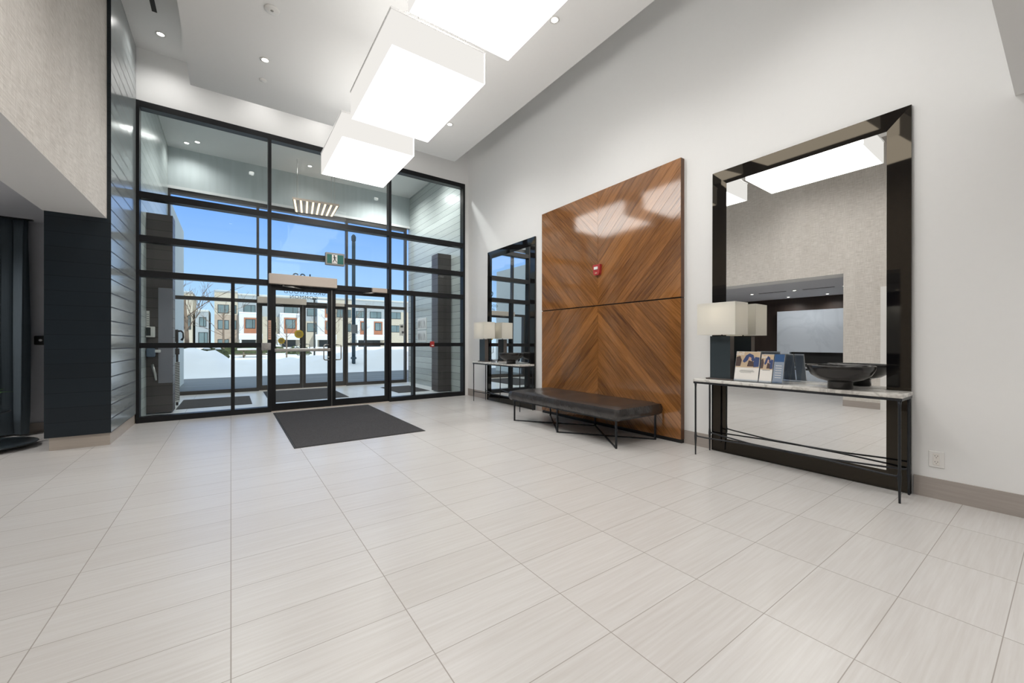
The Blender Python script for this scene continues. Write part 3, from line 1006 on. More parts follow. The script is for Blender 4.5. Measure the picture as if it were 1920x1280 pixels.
def planks(mb, y0, y1, z0, z1, s, x, th, seed):
    """boards at 45 degrees across the rectangle; s=+1: z rises as y falls"""
    rnd = random.Random(seed)
    r2 = math.sqrt(0.5)
    d = (-r2, r2 * s)
    n = (-d[1], d[0])
    rect = [(y0, z0), (y1, z0), (y1, z1), (y0, z1)]
    vals = [p[0] * n[0] + p[1] * n[1] for p in rect]
    lo, hi = min(vals), max(vals)
    wd = 0.122
    k = lo - rnd.random() * 0.06
    while k < hi:
        poly = clip(clip(rect, n, k + wd - 0.0012, True), n, k + 0.0012, False)
        if len(poly) >= 3:
            area = abs(sum(poly[i][0] * poly[(i + 1) % len(poly)][1] - poly[(i + 1) % len(poly)][0] * poly[i][1] for i in range(len(poly)))) / 2
            if area > 2e-4:
                f0 = len(mb.f)
                mb.prism([(x, p[0], p[1]) for p in poly], (th, 0, 0))
                tint = rnd.choice((0.22, 0.36, 0.45, 0.5, 0.58, 0.68, 0.92))
                uo = rnd.random() * 20
                for fi in range(f0, len(mb.f)):
                    mb.tint[fi] = tint
                    mb.uv[fi] = [((mb.v[i][1] * d[0] + mb.v[i][2] * d[1]) + uo, mb.v[i][1] * n[0] + mb.v[i][2] * n[1]) for i in mb.f[fi]]
        k += wd


t = thing('chevron_wall_panel', 'large varnished walnut chevron panel on the white right wall', 'wall panel', (XR, 3.87, 0))
Y0, YM, Y1, ZM, ZT = 2.62, 3.885, 5.12, 1.680, 3.285
XP = 4.222
for (nm, z0, z1, s) in (('upper_panel', ZM + 0.008, ZT, 1), ('lower_panel', 0.045, ZM - 0.008, -1)):
    b = MB()
    planks(b, Y0, YM - 0.001, z0, z1, s, XP, 0.012, 3 if s > 0 else 11)
    planks(b, YM + 0.001, Y1, z0, z1, -s, XP, 0.012, 5 if s > 0 else 8)
    pn = b.build(nm, M['wood'], t)
    MB().box(XP + 0.006, XR, Y0 - 0.002, Y1 + 0.002, z0 - 0.001, z1 + 0.002).build('edge_board', M['woodedge'], pn)
MB().box(XP + 0.014, XR, Y0, Y1, 0.0, 0.045).build('plinth', M['black'], t)
MB().box(XP + 0.02, XR, Y0, Y1, ZM - 0.009, ZM + 0.007).build('shadow_gap', M['slot'], t)

t = thing('fire_alarm', 'small red fire alarm on the walnut chevron panel', 'fire alarm', (XP, 3.875, 2.10))
b = MB()
b.prism([(XP, 3.93, 2.13), (XP, 3.915, 2.105), (XP, 3.835, 2.105), (XP, 3.82, 2.13), (XP, 3.81, 2.25), (XP, 3.94, 2.25)], (-0.045, 0, 0))
b.build('body', M['red'], t)
MB().rbox(XP - 0.058, XP - 0.045, 3.84, 3.91, 2.18, 2.22, 0.004, 1).build('pull_bar', M['white'], t)
MB().box(XP - 0.050, XP - 0.045, 3.855, 3.895, 2.125, 2.14).build('label_strip', M['skin'], t)

# ------------------------------------------------------------------ bench
t = thing('bench', 'black leather bench on thin iron legs before the walnut panel', 'bench', (3.8, 3.86, 0))
bm = bmesh.new()
bx0, bx1, by0, by1, bz0, bz1 = 3.40, 4.175, 2.845, 4.875, 0.312, 0.452
nx, ny = 14, 30
vs = []
for j in range(ny + 1):
    row = []
    for i in range(nx + 1):
        u, v = i / nx, j / ny
        e = min(u, 1 - u) * (bx1 - bx0)
        f = min(v, 1 - v) * (by1 - by0)
        pl = 1 - max(0, 1 - min(e, f) / 0.035) ** 2
        z = bz1 - 0.018 * (1 - pl) + 0.004 * math.sin(9 * v * math.pi) * math.sin(u * math.pi) + random.uniform(-0.0012, 0.0012)
        row.append((bx0 + (bx1 - bx0) * u, by0 + (by1 - by0) * v, z))
    vs.append(row)
b = MB()
flat = [p for r in vs for p in r]
fs = []
W = nx + 1
for j in range(ny):
    for i in range(nx): fs.append((j * W + i, j * W + i + 1, (j + 1) * W + i + 1, (j + 1) * W + i))
b.add(flat, fs, smooth=True)
loop = [i for i in range(nx)] + [j * W + nx for j in range(ny)] + [ny * W + i for i in range(nx, 0, -1)] + [j * W for j in range(ny, 0, -1)]
cx, cy = (bx0 + bx1) / 2, (by0 + by1) / 2
rings = [(0.010, -0.035), (0.014, -0.075), (0.008, -0.11), (-0.012, -0.135)]
rv = [flat[i] for i in loop]
nL = len(loop)
allv = list(rv)
for (o_, dz) in rings:
    for (k, i) in enumerate(loop):
        p = flat[i]
        ox = o_ * (1 if p[0] > cx else -1) if abs(p[0] - bx0) < 1e-6 or abs(p[0] - bx1) < 1e-6 else 0
        oy = o_ * (1 if p[1] > cy else -1) if abs(p[1] - by0) < 1e-6 or abs(p[1] - by1) < 1e-6 else 0
        wr = 0.004 * math.sin(k * 1.7) * (1 if dz > -0.13 else 0)
        allv.append((p[0] + ox + (wr if ox else 0), p[1] + oy + (wr if oy else 0), bz1 - 0.01 + dz))
fs = []
for r in range(len(rings)):
    for k in range(nL): fs.append((r * nL + (k + 1) % nL, r * nL + k, (r + 1) * nL + k, (r + 1) * nL + (k + 1) % nL))
fs.append([len(rings) * nL + k for k in range(nL)])
b.add(allv, fs, smooth=True)
cu = b.build('seat_cushion', M['leather'], t)
MB().tube([(bx0 + 0.004, by0 + 0.004, bz1 - 0.03), (bx1 - 0.004, by0 + 0.004, bz1 - 0.03), (bx1 - 0.004, by1 - 0.004, bz1 - 0.03), (bx0 + 0.004, by1 - 0.004, bz1 - 0.03), (bx0 + 0.004, by0 + 0.004, bz1 - 0.03)], 0.005, 6).build('piping', M['leather'], cu)
q = 0.009
lx = (3.44, 4.14)
ly = (2.90, 3.86, 4.81)
for x in lx:
    for y in ly:
        MB().box(x - q, x + q, y - q, y + q, 0.0, 0.306).build('leg', M['iron'], t)


def bar(p, c, z0, z1, wd, name, par, mat):
    p, c = Vector(p), Vector(c)
    dv = (c - p).normalized()
    n = Vector((-dv.y, dv.x, 0)) * wd
    a0, a1 = p + dv * 0.012, c - dv * 0.012
    return MB().prism([(v.x, v.y, z0) for v in (a0 + n, a1 + n, a1 - n, a0 - n)], (0, 0, z1 - z0)).build(name, mat, par)


for (a, c) in (((lx[0], ly[2], 0), (lx[1], ly[1], 0)), ((lx[1], ly[2], 0), (lx[0], ly[1], 0)), ((lx[0], ly[1], 0), (lx[1], ly[0], 0)), ((lx[1], ly[1], 0), (lx[0], ly[0], 0))):
    bar(a, c, 0.0, 0.014, 0.008, 'floor_bar', t, M['iron'])
b = MB()
b.box(bx0 + 0.03, bx1 - 0.03, ly[0] - q, ly[0] + q, 0.296, 0.311).box(bx0 + 0.03, bx1 - 0.03, ly[2] - q, ly[2] + q, 0.296, 0.311)
b.box(lx[0] - q, lx[0] + q, ly[0] + q, ly[2] - q, 0.296, 0.311).box(lx[1] - q, lx[1] + q, ly[0] + q, ly[2] - q, 0.296, 0.311)
b.build('seat_frame', M['iron'], t)

# ------------------------------------------------------------------ leaning mirrors
def make_mirror():
    t = thing('leaning_mirror', 'big dark framed mirror standing behind the near console table', 'mirror', (4.262, 1.50, 0.0), 'tall mirrors along the right wall')
    x, y0, y1, z0, z1, w_ = 4.262, 0.728, 2.272, 0.004, 2.985, 0.143
    MB().box(x - 0.004, x + 0.001, y0 + w_, y1 - w_, z0 + w_, z1 - w_).build('mirror_glass', M['mirror'], t)
    MB().box(x + 0.001, x + 0.008, y0, y1, z0, z1).build('backing', M['black'], t)
    xo, xi = x - 0.016, x - 0.006
    oc = [(xo, y0, z0), (xo, y1, z0), (xo, y1, z1), (xo, y0, z1)]
    ic = [(xi, y0 + w_, z0 + w_), (xi, y1 - w_, z0 + w_), (xi, y1 - w_, z1 - w_), (xi, y0 + w_, z1 - w_)]
    for k in range(4):
        k2 = (k + 1) % 4
        a, c, e, f = oc[k], oc[k2], ic[k2], ic[k]
        bk = [(x + 0.001, p[1], p[2]) for p in (a, c, e, f)]
        MB().add([a, c, e, f] + bk, [(0, 3, 2, 1), (4, 5, 6, 7), (0, 1, 5, 4), (1, 2, 6, 5), (2, 3, 7, 6), (3, 0, 4, 7)]).build('frame_strip', M['smoked'], t)
    t.rotation_euler = (0, math.radians(0.33), 0)
    return t


DY = 4.626
mr = make_mirror()
m2 = copy_tree(mr)
m2.location.y += DY
tag(m2, 'dark framed mirror between the glass wall and the walnut panel')

# ------------------------------------------------------------------ console tables
def fillet_path(pts, r, n=4):
    out = [Vector(pts[0])]
    for i in range(1, len(pts) - 1):
        p, a, c = Vector(pts[i]), Vector(pts[i - 1]), Vector(pts[i + 1])
        u, v = (a - p).normalized(), (c - p).normalized()
        s, e = p + u * r, p + v * r
        for k in range(n + 1):
            f = k / n
            out.append(s * (1 - f) ** 2 + p * 2 * f * (1 - f) + e * f * f)
    out.append(Vector(pts[-1]))
    return out


def make_console():
    t = thing('console_table', 'near marble topped console table with thin black iron legs', 'table', (4.10, 1.51, 0), 'console tables along the right wall')
    x0, x1, y0, y1 = 3.925, 4.238, 0.715, 2.300
    MB().rbox(x0, x1, y0, y1, 0.757, 0.787, 0.005).build('tabletop', M['marble'], t)
    b = MB()
    zf0, zf1 = 0.738, 0.757
    f = 0.016
    b.box(x0 + 0.004, x0 + 0.004 + f, y0 + 0.004, y1 - 0.004, zf0, zf1).box(x1 - 0.004 - f, x1 - 0.004, y0 + 0.004, y1 - 0.004, zf0, zf1)
    b.box(x0 + 0.004 + f, x1 - 0.004 - f, y0 + 0.004, y0 + 0.004 + f, zf0, zf1).box(x0 + 0.004 + f, x1 - 0.004 - f, y1 - 0.004 - f, y1 - 0.004, zf0, zf1)
    b.build('apron', M['iron'], t)
    lx, ly = (3.943, 4.220), (0.735, 2.280)
    for x in lx:
        for y in ly:
            MB().tube([(x, y, 0.0), (x, y, 0.10), (x, y, 0.19), (x, y, 0.24), (x, y, 0.70), (x, y, 0.742)], [0.007, 0.008, 0.013, 0.009, 0.009, 0.013], 8).build('leg', M['iron'], t)
    cx, cy = (lx[0] + lx[1]) / 2, 1.5075
    for x in lx:
        s = 1 if x > cx else -1
        for y, sy in ((ly[0], 1), (ly[1], -1)):
            pts = fillet_path([(x, y, 0.245), (x, y + sy * 0.004, 0.192), (x - s * 0.02, y + sy * 0.10, 0.187), (cx + s * 0.022, cy - sy * 0.30, 0.182), (cx + s * 0.007, cy, 0.182)], 0.02, 3)
            MB().tube(pts, 0.0075, 8).build('stretcher', M['iron'], t)
    return t


con = make_console()
con2 = copy_tree(con)
con2.location.y += DY
tag(con2, 'marble topped console table in the far corner before the smaller mirror')


def make_lamp():
    zt = 0.7875
    t = thing('table_lamp', 'slab based table lamp with white shade on the near console', 'lamp', (4.06, 2.06, zt), 'table lamps on the consoles')
    MB().rbox(3.985, 4.105, 1.925, 2.195, zt, zt + 0.014, 0.002, 1).build('foot_plate', M['slateside'], t)
    sb = MB().box(4.005, 4.085, 1.96, 2.16, zt + 0.014, 1.225).build('base', [M['slate'], M['slateside']], t)
    for p in sb.data.polygons:
        if abs(p.normal.y) > 0.5: p.material_index = 1
    MB().tube([(4.045, 2.06, 1.225), (4.045, 2.06, 1.40)], 0.008).build('stem', M['black'], t)
    b = MB()
    sx0, sx1, sy0, sy1, sz0, sz1, e = 3.93, 4.185, 1.875, 2.255, 1.238, 1.556, 0.004
    b.box(sx0, sx0 + e, sy0, sy1, sz0, sz1).box(sx1 - e, sx1, sy0, sy1, sz0, sz1).box(sx0 + e, sx1 - e, sy0, sy0 + e, sz0, sz1).box(sx0 + e, sx1 - e, sy1 - e, sy1, sz0, sz1)
    sh = b.build('lamp_shade', M['shade'], t)
    MB().box(sx0 + e, sx1 - e, sy0 + e, sy1 - e, sz1 - 0.02, sz1 - 0.017).build('top_diffuser', M['shade'], sh)
    ld = bpy.data.lights.new('bulb_lamp', 'POINT')
    ld.energy = 0.75
    ld.shadow_soft_size = 0.04
    ld.color = (1.0, 0.93, 0.82)
    lo = bpy.data.objects.new('bulb_lamp', ld)
    COL.objects.link(lo)
    lo.parent = t
    lo.location = Vector((4.058, 2.065, 1.44)) - root_loc(t)
    MB().box(sx0 + e, sx1 - e, 2.052, 2.068, 1.256, 1.262).build('shade_bracket', M['black'], t)
    return t


la = make_lamp()
la2 = copy_tree(la)
la2.location.y += DY
tag(la2, 'smaller looking table lamp on the far corner console')


def make_bowl():
    zt = 0.7875
    c = (4.022, 1.10, zt)
    t = thing('footed_bowl', 'dark bronze footed bowl at the near end of the near console', 'bowl', c, 'footed bowls on the consoles')
    MB().lathe([(0.078, 0.0), (0.082, 0.004), (0.080, 0.055), (0.085, 0.060)], c, 40).build('foot', M['bowl'], t)
    prof = [(0.0, 0.060), (0.085, 0.060), (0.145, 0.078), (0.19, 0.11), (0.215, 0.155), (0.220, 0.186), (0.216, 0.190), (0.211, 0.186), (0.205, 0.155), (0.18, 0.115), (0.135, 0.086), (0.08, 0.070), (0.0, 0.068)]
    MB().lathe(prof, c, 56).build('dish', M['bowl'], t)
    return t


bo = make_bowl()
bo2 = copy_tree(bo)
bo2.location.y += DY
tag(bo2, 'dark footed bowl on the far corner console beside the lamp')

t = thing('glass_dish', 'small clear glass dish between lamp and bowl on the far console', 'dish', (4.02, 6.25, 0.7875))
MB().lathe([(0.05, 0.0), (0.075, 0.03), (0.085, 0.06), (0.08, 0.06), (0.07, 0.032), (0.0, 0.006)], (4.02, 6.25, 0.7875), 24).build('dish', M['acrylic'], t)
MB().lathe([(0.05, 0.0), (0.05, 0.004), (0.0, 0.004)], (4.02, 6.25, 0.7880), 20).build('rim', M['white'], t)


# ------------------------------------------------------------------ brochure stands
def stand(y0, y1, h, label, kind):
    zt = 0.7875
    xf, xb = 3.985, 4.052          # foot of the front sheet, top of the front sheet
    t = thing('brochure_stand', label, 'brochure stand', (4.03, (y0 + y1) / 2, zt), 'brochure stands on the near console')

    def P3(a, c, off=0.0):
        """a: 0..1 along the sheet from far to near edge (left to right), c: height 0..1"""
        return (xf + (xb - xf) * c - off, y1 + (y0 - y1) * a, zt + 0.004 + h * c)

    def patch(mb, a0, a1, c0, c1, off=0.002, th=0.0008):
        mb.prism([P3(a0, c0, off), P3(a1, c0, off), P3(a1, c1, off), P3(a0, c1, off)], (-th, 0, 0))
        return mb

    def blob(mb, pts, off):
        mb.prism([P3(a, c, off) for a, c in pts], (-0.0006, 0, 0))
        return mb
    b = MB()
    b.prism([P3(0, 0, 0.004), P3(1, 0, 0.004), P3(1, 0.0, 0.0065), P3(0, 0.0, 0.0065)], (0, 0, 0.02))
    b.prism([P3(0, 0, -0.004), P3(1, 0, -0.004), P3(1, 1, -0.004), P3(0, 1, -0.004)], (0.003, 0, 0))
    b.prism([(xb + 0.004, y1, zt + h * 0.96), (xb + 0.004, y0, zt + h * 0.96), (xb + 0.085, y0, zt), (xb + 0.085, y1, zt)], (0.003, 0, 0))
    b.build('acrylic_holder', M['acrylic'], t)
    b = MB()
    patch(b, 0.01, 0.99, 0.0, 0.99, -0.001, 0.002)
    sh = b.build('leaflet', M['paper'], t)
    if kind in ('a', 'b'):
        patch(MB(), 0.02, 0.98, 0.46, 0.98, 0.0015, 0.0006).build('photo_print', M['tan'], sh)
        b = MB()
        blob(b, [(0.02, 0.50), (0.22, 0.50), (0.26, 0.70), (0.18, 0.84), (0.02, 0.80)], 0.0024)
        blob(b, [(0.50, 0.50), (0.78, 0.50), (0.74, 0.66), (0.55, 0.70)], 0.0026)
        b.build('figure_shapes', M['darkprint'], sh)
        b = MB()
        blob(b, [(0.30, 0.66), (0.42, 0.86), (0.56, 0.93), (0.72, 0.88), (0.80, 0.72), (0.70, 0.66), (0.60, 0.80), (0.46, 0.66), (0.38, 0.62)], 0.0024)
        blob(b, [(0.76, 0.48), (0.97, 0.50), (0.97, 0.80), (0.80, 0.82), (0.74, 0.62)], 0.0022)
        b.build('blue_shapes', M['navy'], sh)
        b = MB()
        blob(b, [(0.52, 0.72), (0.62, 0.70), (0.66, 0.78), (0.56, 0.82)], 0.0032)
        b.build('pale_shapes', M['skin'], sh)
        sz = 0.052 if kind == 'a' else 0.034
        p = P3(0.17 if kind == 'a' else 0.26, 0.865 if kind == 'a' else 0.86, 0.0036)
        ang = math.atan2(xb - xf, h)
        text('logo_print', 'Bell', sz, M['white'], sh, p, (math.radians(90) - ang, 0, math.radians(-90)), 0.0004)
    b = MB()
    if kind == 'a':
        patch(b, 0.25, 0.78, 0.365, 0.375, 0.0024, 0.0004)
        patch(b, 0.20, 0.82, 0.325, 0.335, 0.0024, 0.0004)
        patch(b, 0.25, 0.70, 0.290, 0.297, 0.0024, 0.0004)
        b.build('printed_lines', M['ink'], sh)
    elif kind == 'b':
        patch(b, 0.2, 0.8, 0.435, 0.447, 0.0024, 0.0004)
        b.build('printed_lines', M['ink'], sh)
    else:
        patch(b, 0.02, 0.98, 0.74, 1.0, 0.002, 0.0006)
        b.build('blue_header', M['bluecard'], sh)
        b = MB()
        patch(b, 0.02, 0.98, 0.02, 0.74, 0.002, 0.0006)
        b.build('blue_grey_print', P('blue grey print', (0.24, 0.29, 0.37), 0.5), sh)
        b = MB()
        for k in range(6): patch(b, 0.2, 0.8, 0.60 - k * 0.08, 0.615 - k * 0.08, 0.0029, 0.0004)
        b.build('printed_lines', M['paper'], sh)
    return t


stand(1.700, 1.918, 0.285, 'larger brochure stand with a photo leaflet beside the lamp', 'a')
stand(1.588, 1.694, 0.262, 'narrow brochure stand with a photo leaflet, in the middle', 'b')
stand(1.500, 1.582, 0.262, 'added narrow brochure stand for the blue mirror reflection, nearest the bowl', 'c')  # third stand added in place of the holders' blue reflection

# ------------------------------------------------------------------ wall outlet
t = thing('wall_outlet', 'white double power outlet low on the right wall', 'power outlet', (XR, 0.60, 0.23))
MB().rbox(XR - 0.008, XR, 0.558, 0.640, 0.232, 0.352, 0.003, 1).build('cover_plate', M['white'], t)
rc = MB().rbox(XR - 0.012, XR - 0.008, 0.582, 0.616, 0.248, 0.336, 0.002, 1).build('receptacle', M['paper'], t)
b = MB()
for z in (0.270, 0.314):
    for y in (0.592, 0.606): b.box(XR - 0.0128, XR - 0.012, y - 0.0012, y + 0.0012, z, z + 0.009)
    b.tube([(XR - 0.0128, 0.599, z - 0.008), (XR - 0.012, 0.599, z - 0.008)], 0.0025, 8)
b.build('slots', M['slot'], rc)

# ------------------------------------------------------------------ mats
def mat_(x0, x1, y0, y1, label, zz=0.0):
    t = thing('entrance_mat', label, 'mat', ((x0 + x1) / 2, (y0 + y1) / 2, zz), 'charcoal entrance mats')
    MB().rbox(x0 + 0.018, x1 - 0.018, y0 + 0.018, y1 - 0.018, zz, zz + 0.010, 0.003, 1).build('carpet', M['mat'], t)
    b = MB()
    for (a, c, e, f) in ((x0, x1, y0, y0 + 0.018), (x0, x1, y1 - 0.018, y1), (x0, x0 + 0.018, y0 + 0.018, y1 - 0.018), (x1 - 0.018, x1, y0 + 0.018, y1 - 0.018)):
        b.box(a, c, e, f, zz, zz + 0.006)
    b.build('border', M['rubber'], t)


mat_(0.565, 2.085, 4.925, 7.60, 'charcoal mat on the lobby tiles before the doors')
mat_(-0.78, 0.33, 8.98, 10.35, 'charcoal mat on the left side of the vestibule floor')
mat_(0.62, 2.06, 8.95, 11.05, 'charcoal mat between the inner and outer doors')
mat_(3.15, 3.92, 8.98, 10.35, 'charcoal mat on the right side of the vestibule floor')

# ------------------------------------------------------------------ lounge
t = thing('curtain', 'dark slate curtain hanging to the floor in the lounge', 'curtain', (-3.2, 7.52, 0))
b = MB()
pts = []
n = 150
xs0, xs1 = -4.6, -2.06
for (z, amp) in ((0.025, 0.075), (0.3, 0.065), (1.3, 0.055), (2.5, 0.045), (2.685, 0.03)):
    for i in range(n + 1):
        f = i / n
        ph = f * 2 * math.pi * 13
        pts.append((xs0 + (xs1 - xs0) * f + 0.02 * math.sin(2 * ph) + (0.02 * math.sin(z * 2) if i == n else 0), 7.56 + amp * math.sin(ph) + 0.02 * math.sin(ph * 0.37 + z), z))
fs = []
for r in range(4):
    for i in range(n): fs.append((r * (n + 1) + i, r * (n + 1) + i + 1, (r + 1) * (n + 1) + i + 1, (r + 1) * (n + 1) + i))
b.add(pts, fs, smooth=True)
cu = b.build('cloth', M['curtain'], t)
sm = cu.modifiers.new('thickness', 'SOLIDIFY')
sm.thickness = 0.006
MB().box(-4.65, -2.03, 7.54, 7.58, 2.685, 2.70).build('rail', M['black'], t)

t = thing('wall_camera', 'small black device on the lounge wall beside the curtain', 'device', (-2.0, 7.72, 1.12))
MB().rbox(-2.055, -1.93, 7.66, 7.72, 1.13, 1.245, 0.012).build('case', M['slot'], t)
MB().tube([(-1.995, 7.66, 1.19), (-1.995, 7.652, 1.19)], 0.015, 16).build('lens', M['steel'], t)

t = thing('side_table', 'low round dark table at the left edge of the picture', 'table', (-2.20, 6.75, 0))
MB().lathe([(0.0, 0.0), (0.41, 0.0), (0.42, 0.008), (0.41, 0.016), (0.035, 0.022)], (-2.20, 6.75, 0.045), 40).build('base_disc', M['slate'], t)
for k in range(3):
    a = k * 2.094 + 0.3
    MB().lathe([(0.02, 0.0), (0.02, 0.045)], (-2.20 + 0.30 * math.cos(a), 6.75 + 0.30 * math.sin(a), 0.0), 10).build('foot', M['black'], t)
MB().tube([(-2.20, 6.75, 0.06), (-2.20, 6.75, 0.40)], 0.03, 12).build('column', M['black'], t)
MB().lathe([(0.0, 0.0), (0.21, 0.0), (0.22, 0.01), (0.21, 0.02), (0.0, 0.02)], (-2.20, 6.75, 0.40), 40).build('top_disc', M['slate'], t)

t = thing('potted_plant', 'potted leafy plant on the low round table at the left edge', 'plant', (-2.20, 6.75, 0.42))
MB().lathe([(0.05, 0.0), (0.07, 0.03), (0.075, 0.10), (0.068, 0.10), (0.0, 0.09)], (-2.20, 6.75, 0.42), 24).build('pot', M['gray'], t)
b = MB()
for k in range(16):
    a = k * 2.4
    r0 = 0.14 + 0.06 * (k % 4)
    c = Vector((-2.20, 6.75, 0.50))
    dv = Vector((math.cos(a), math.sin(a), 0))
    sd_ = Vector((-dv.y, dv.x, 0)) * 0.025
    tip = c + dv * r0 + Vector((0, 0, 0.10 + 0.02 * (k % 3)))
    mid = c + dv * r0 * 0.55 + Vector((0, 0, 0.11))
    b.add([c, mid + sd_, tip, mid - sd_, mid + Vector((0, 0, 0.006))], [(0, 1, 4), (1, 2, 4), (2, 3, 4), (3, 0, 4)], smooth=True)
b.build('leaves', M['leaf'], t)

t = thing('fireplace', 'pale marble fireplace slab with a long black firebox seen in the mirror', 'fireplace', (-6.1, 4.4, 0))
b = MB()
b.box(-6.15, -6.0, 3.2, 5.62, 0.98, 2.28).box(-6.15, -6.0, 5.26, 5.62, 0, 0.98).box(-6.15, -6.0, 3.2, 3.5, 0, 0.98).box(-6.15, -6.0, 3.5, 5.26, 0, 0.50)
b.build('marble_surround', M['bluemarble'], t)
MB().box(-6.149, -6.12, 3.5, 5.26, 0.50, 0.98).build('firebox', M['slot'], t)
b = MB()
b.box(-6.02, -6.005, 3.5, 5.26, 0.50, 0.53).box(-6.06, -6.04, 3.55, 5.2, 0.62, 0.635)
b.build('grate', M['steel'], t)
t = thing('coffee_table', 'dark glass coffee table before the fireplace seen in the mirror', 'table', (-4.5, 4.3, 0))
MB().rbox(-4.85, -4.25, 3.6, 5.0, 0.50, 0.525, 0.005, 1).build('tabletop', M['bowl'], t)
for x in (-4.8, -4.3):
    for y in (3.66, 4.94): MB().box(x - 0.015, x + 0.015, y - 0.015, y + 0.015, 0, 0.50).build('leg', M['black'], t)
MB().box(-4.78, -4.32, 3.7, 4.9, 0.16, 0.18).build('shelf', M['black'], t)

# ================================================================== outside
MB().box(-60, 80, YO + 0.1, 160, -0.6, -0.32).build('ground', M['snow'], kind='structure')
MB().box(-40, 60, YO + 0.1, 16.6, -0.2, -0.02).build('ground_road', M['asphalt'], kind='structure')


def interp(x, tab):
    if x <= tab[0][0]: return tab[0][1]
    for (a, va), (c, vc) in zip(tab, tab[1:]):
        if x <= c:
            f = (x - a) / (c - a)
            f = f * f * (3 - 2 * f)
            return va + (vc - va) * f
    return tab[-1][1]


# ploughed snow bank beyond the road, level snow behind it
crest = [(-14, 0.9), (-4, 0.95), (-1.4, 0.90), (-0.6, 0.74), (0.1, 0.30), (1.3, 0.27), (2.5, 0.38), (3.4, 0.52), (4.4, 0.60), (5.8, 0.74), (6.9, 0.80), (8.0, 0.45), (12, 0.5), (30, 0.5)]
rnd = random.Random(4)
xs = [-20 + i * 0.5 for i in range(20)] + [-10 + i * 0.22 for i in range(120)] + [16.4 + i * 1.2 for i in range(40)]
ys = [16.35 + j * 0.22 for j in range(40)] + [25.4 + j * 1.2 for j in range(60)]
b = MB()
vv = []
for y in ys:
    for x in xs:
        c = interp(x * 20.5 / max(y, 20.5) if y > 20.5 else x, crest)
        up = min(1, max(0, (y - 16.35) / 3.6))
        up = up * up * (3 - 2 * up)
        dn = min(1, max(0, (y - 21.5) / 4.0))
        dn = dn * dn * (3 - 2 * dn)
        far = -0.10 + 0.012 * max(0, y - 26)
        z = -0.05 + (c + 0.05) * up
        z = z * (1 - dn) + min(far, 0.35) * dn
        z += (rnd.uniform(-0.045, 0.045) + 0.05 * math.sin(x * 2.1 + y * 1.3) + 0.04 * math.sin(x * 5.3 - y * 2.2)) * up * (1 - 0.85 * dn)
        vv.append((x, y, z))
W = len(xs)
fs = [(j * W + i, j * W + i + 1, (j + 1) * W + i + 1, (j + 1) * W + i) for j in range(len(ys) - 1) for i in range(W - 1)]
b.add(vv, fs, smooth=True)
b.build('ground_snow', M['snow'], kind='structure')

# side wing of this building just outside the left end of the outer glass
t = struct('wall_wing')
MB().box(-1.60, XL - 0.005, YO + 0.16, 14.9, -0.05, 4.36).build('wing', P('pale stone wing', (0.78, 0.78, 0.72), 0.8, noise=0.05, nscale=2), t)


# ------------------------------------------------------------------ town houses across the street
YT = 80.0


def win(par, x, z, w_, h, y=YT, split=0.62):
    fr = MB().box(x, x + w_, y - 0.06, y + 0.02, z, z + h).build('window', M['windark'], par)
    b = MB()
    e = 0.09
    xs_ = x + w_ * split
    b.box(x + e, xs_ - e / 2, y - 0.08, y - 0.06, z + e, z + h - e)
    b.box(xs_ + e / 2, x + w_ - e, y - 0.08, y - 0.06, z + e, z + h - e)
    b.build('pane', M['winglass'], fr)


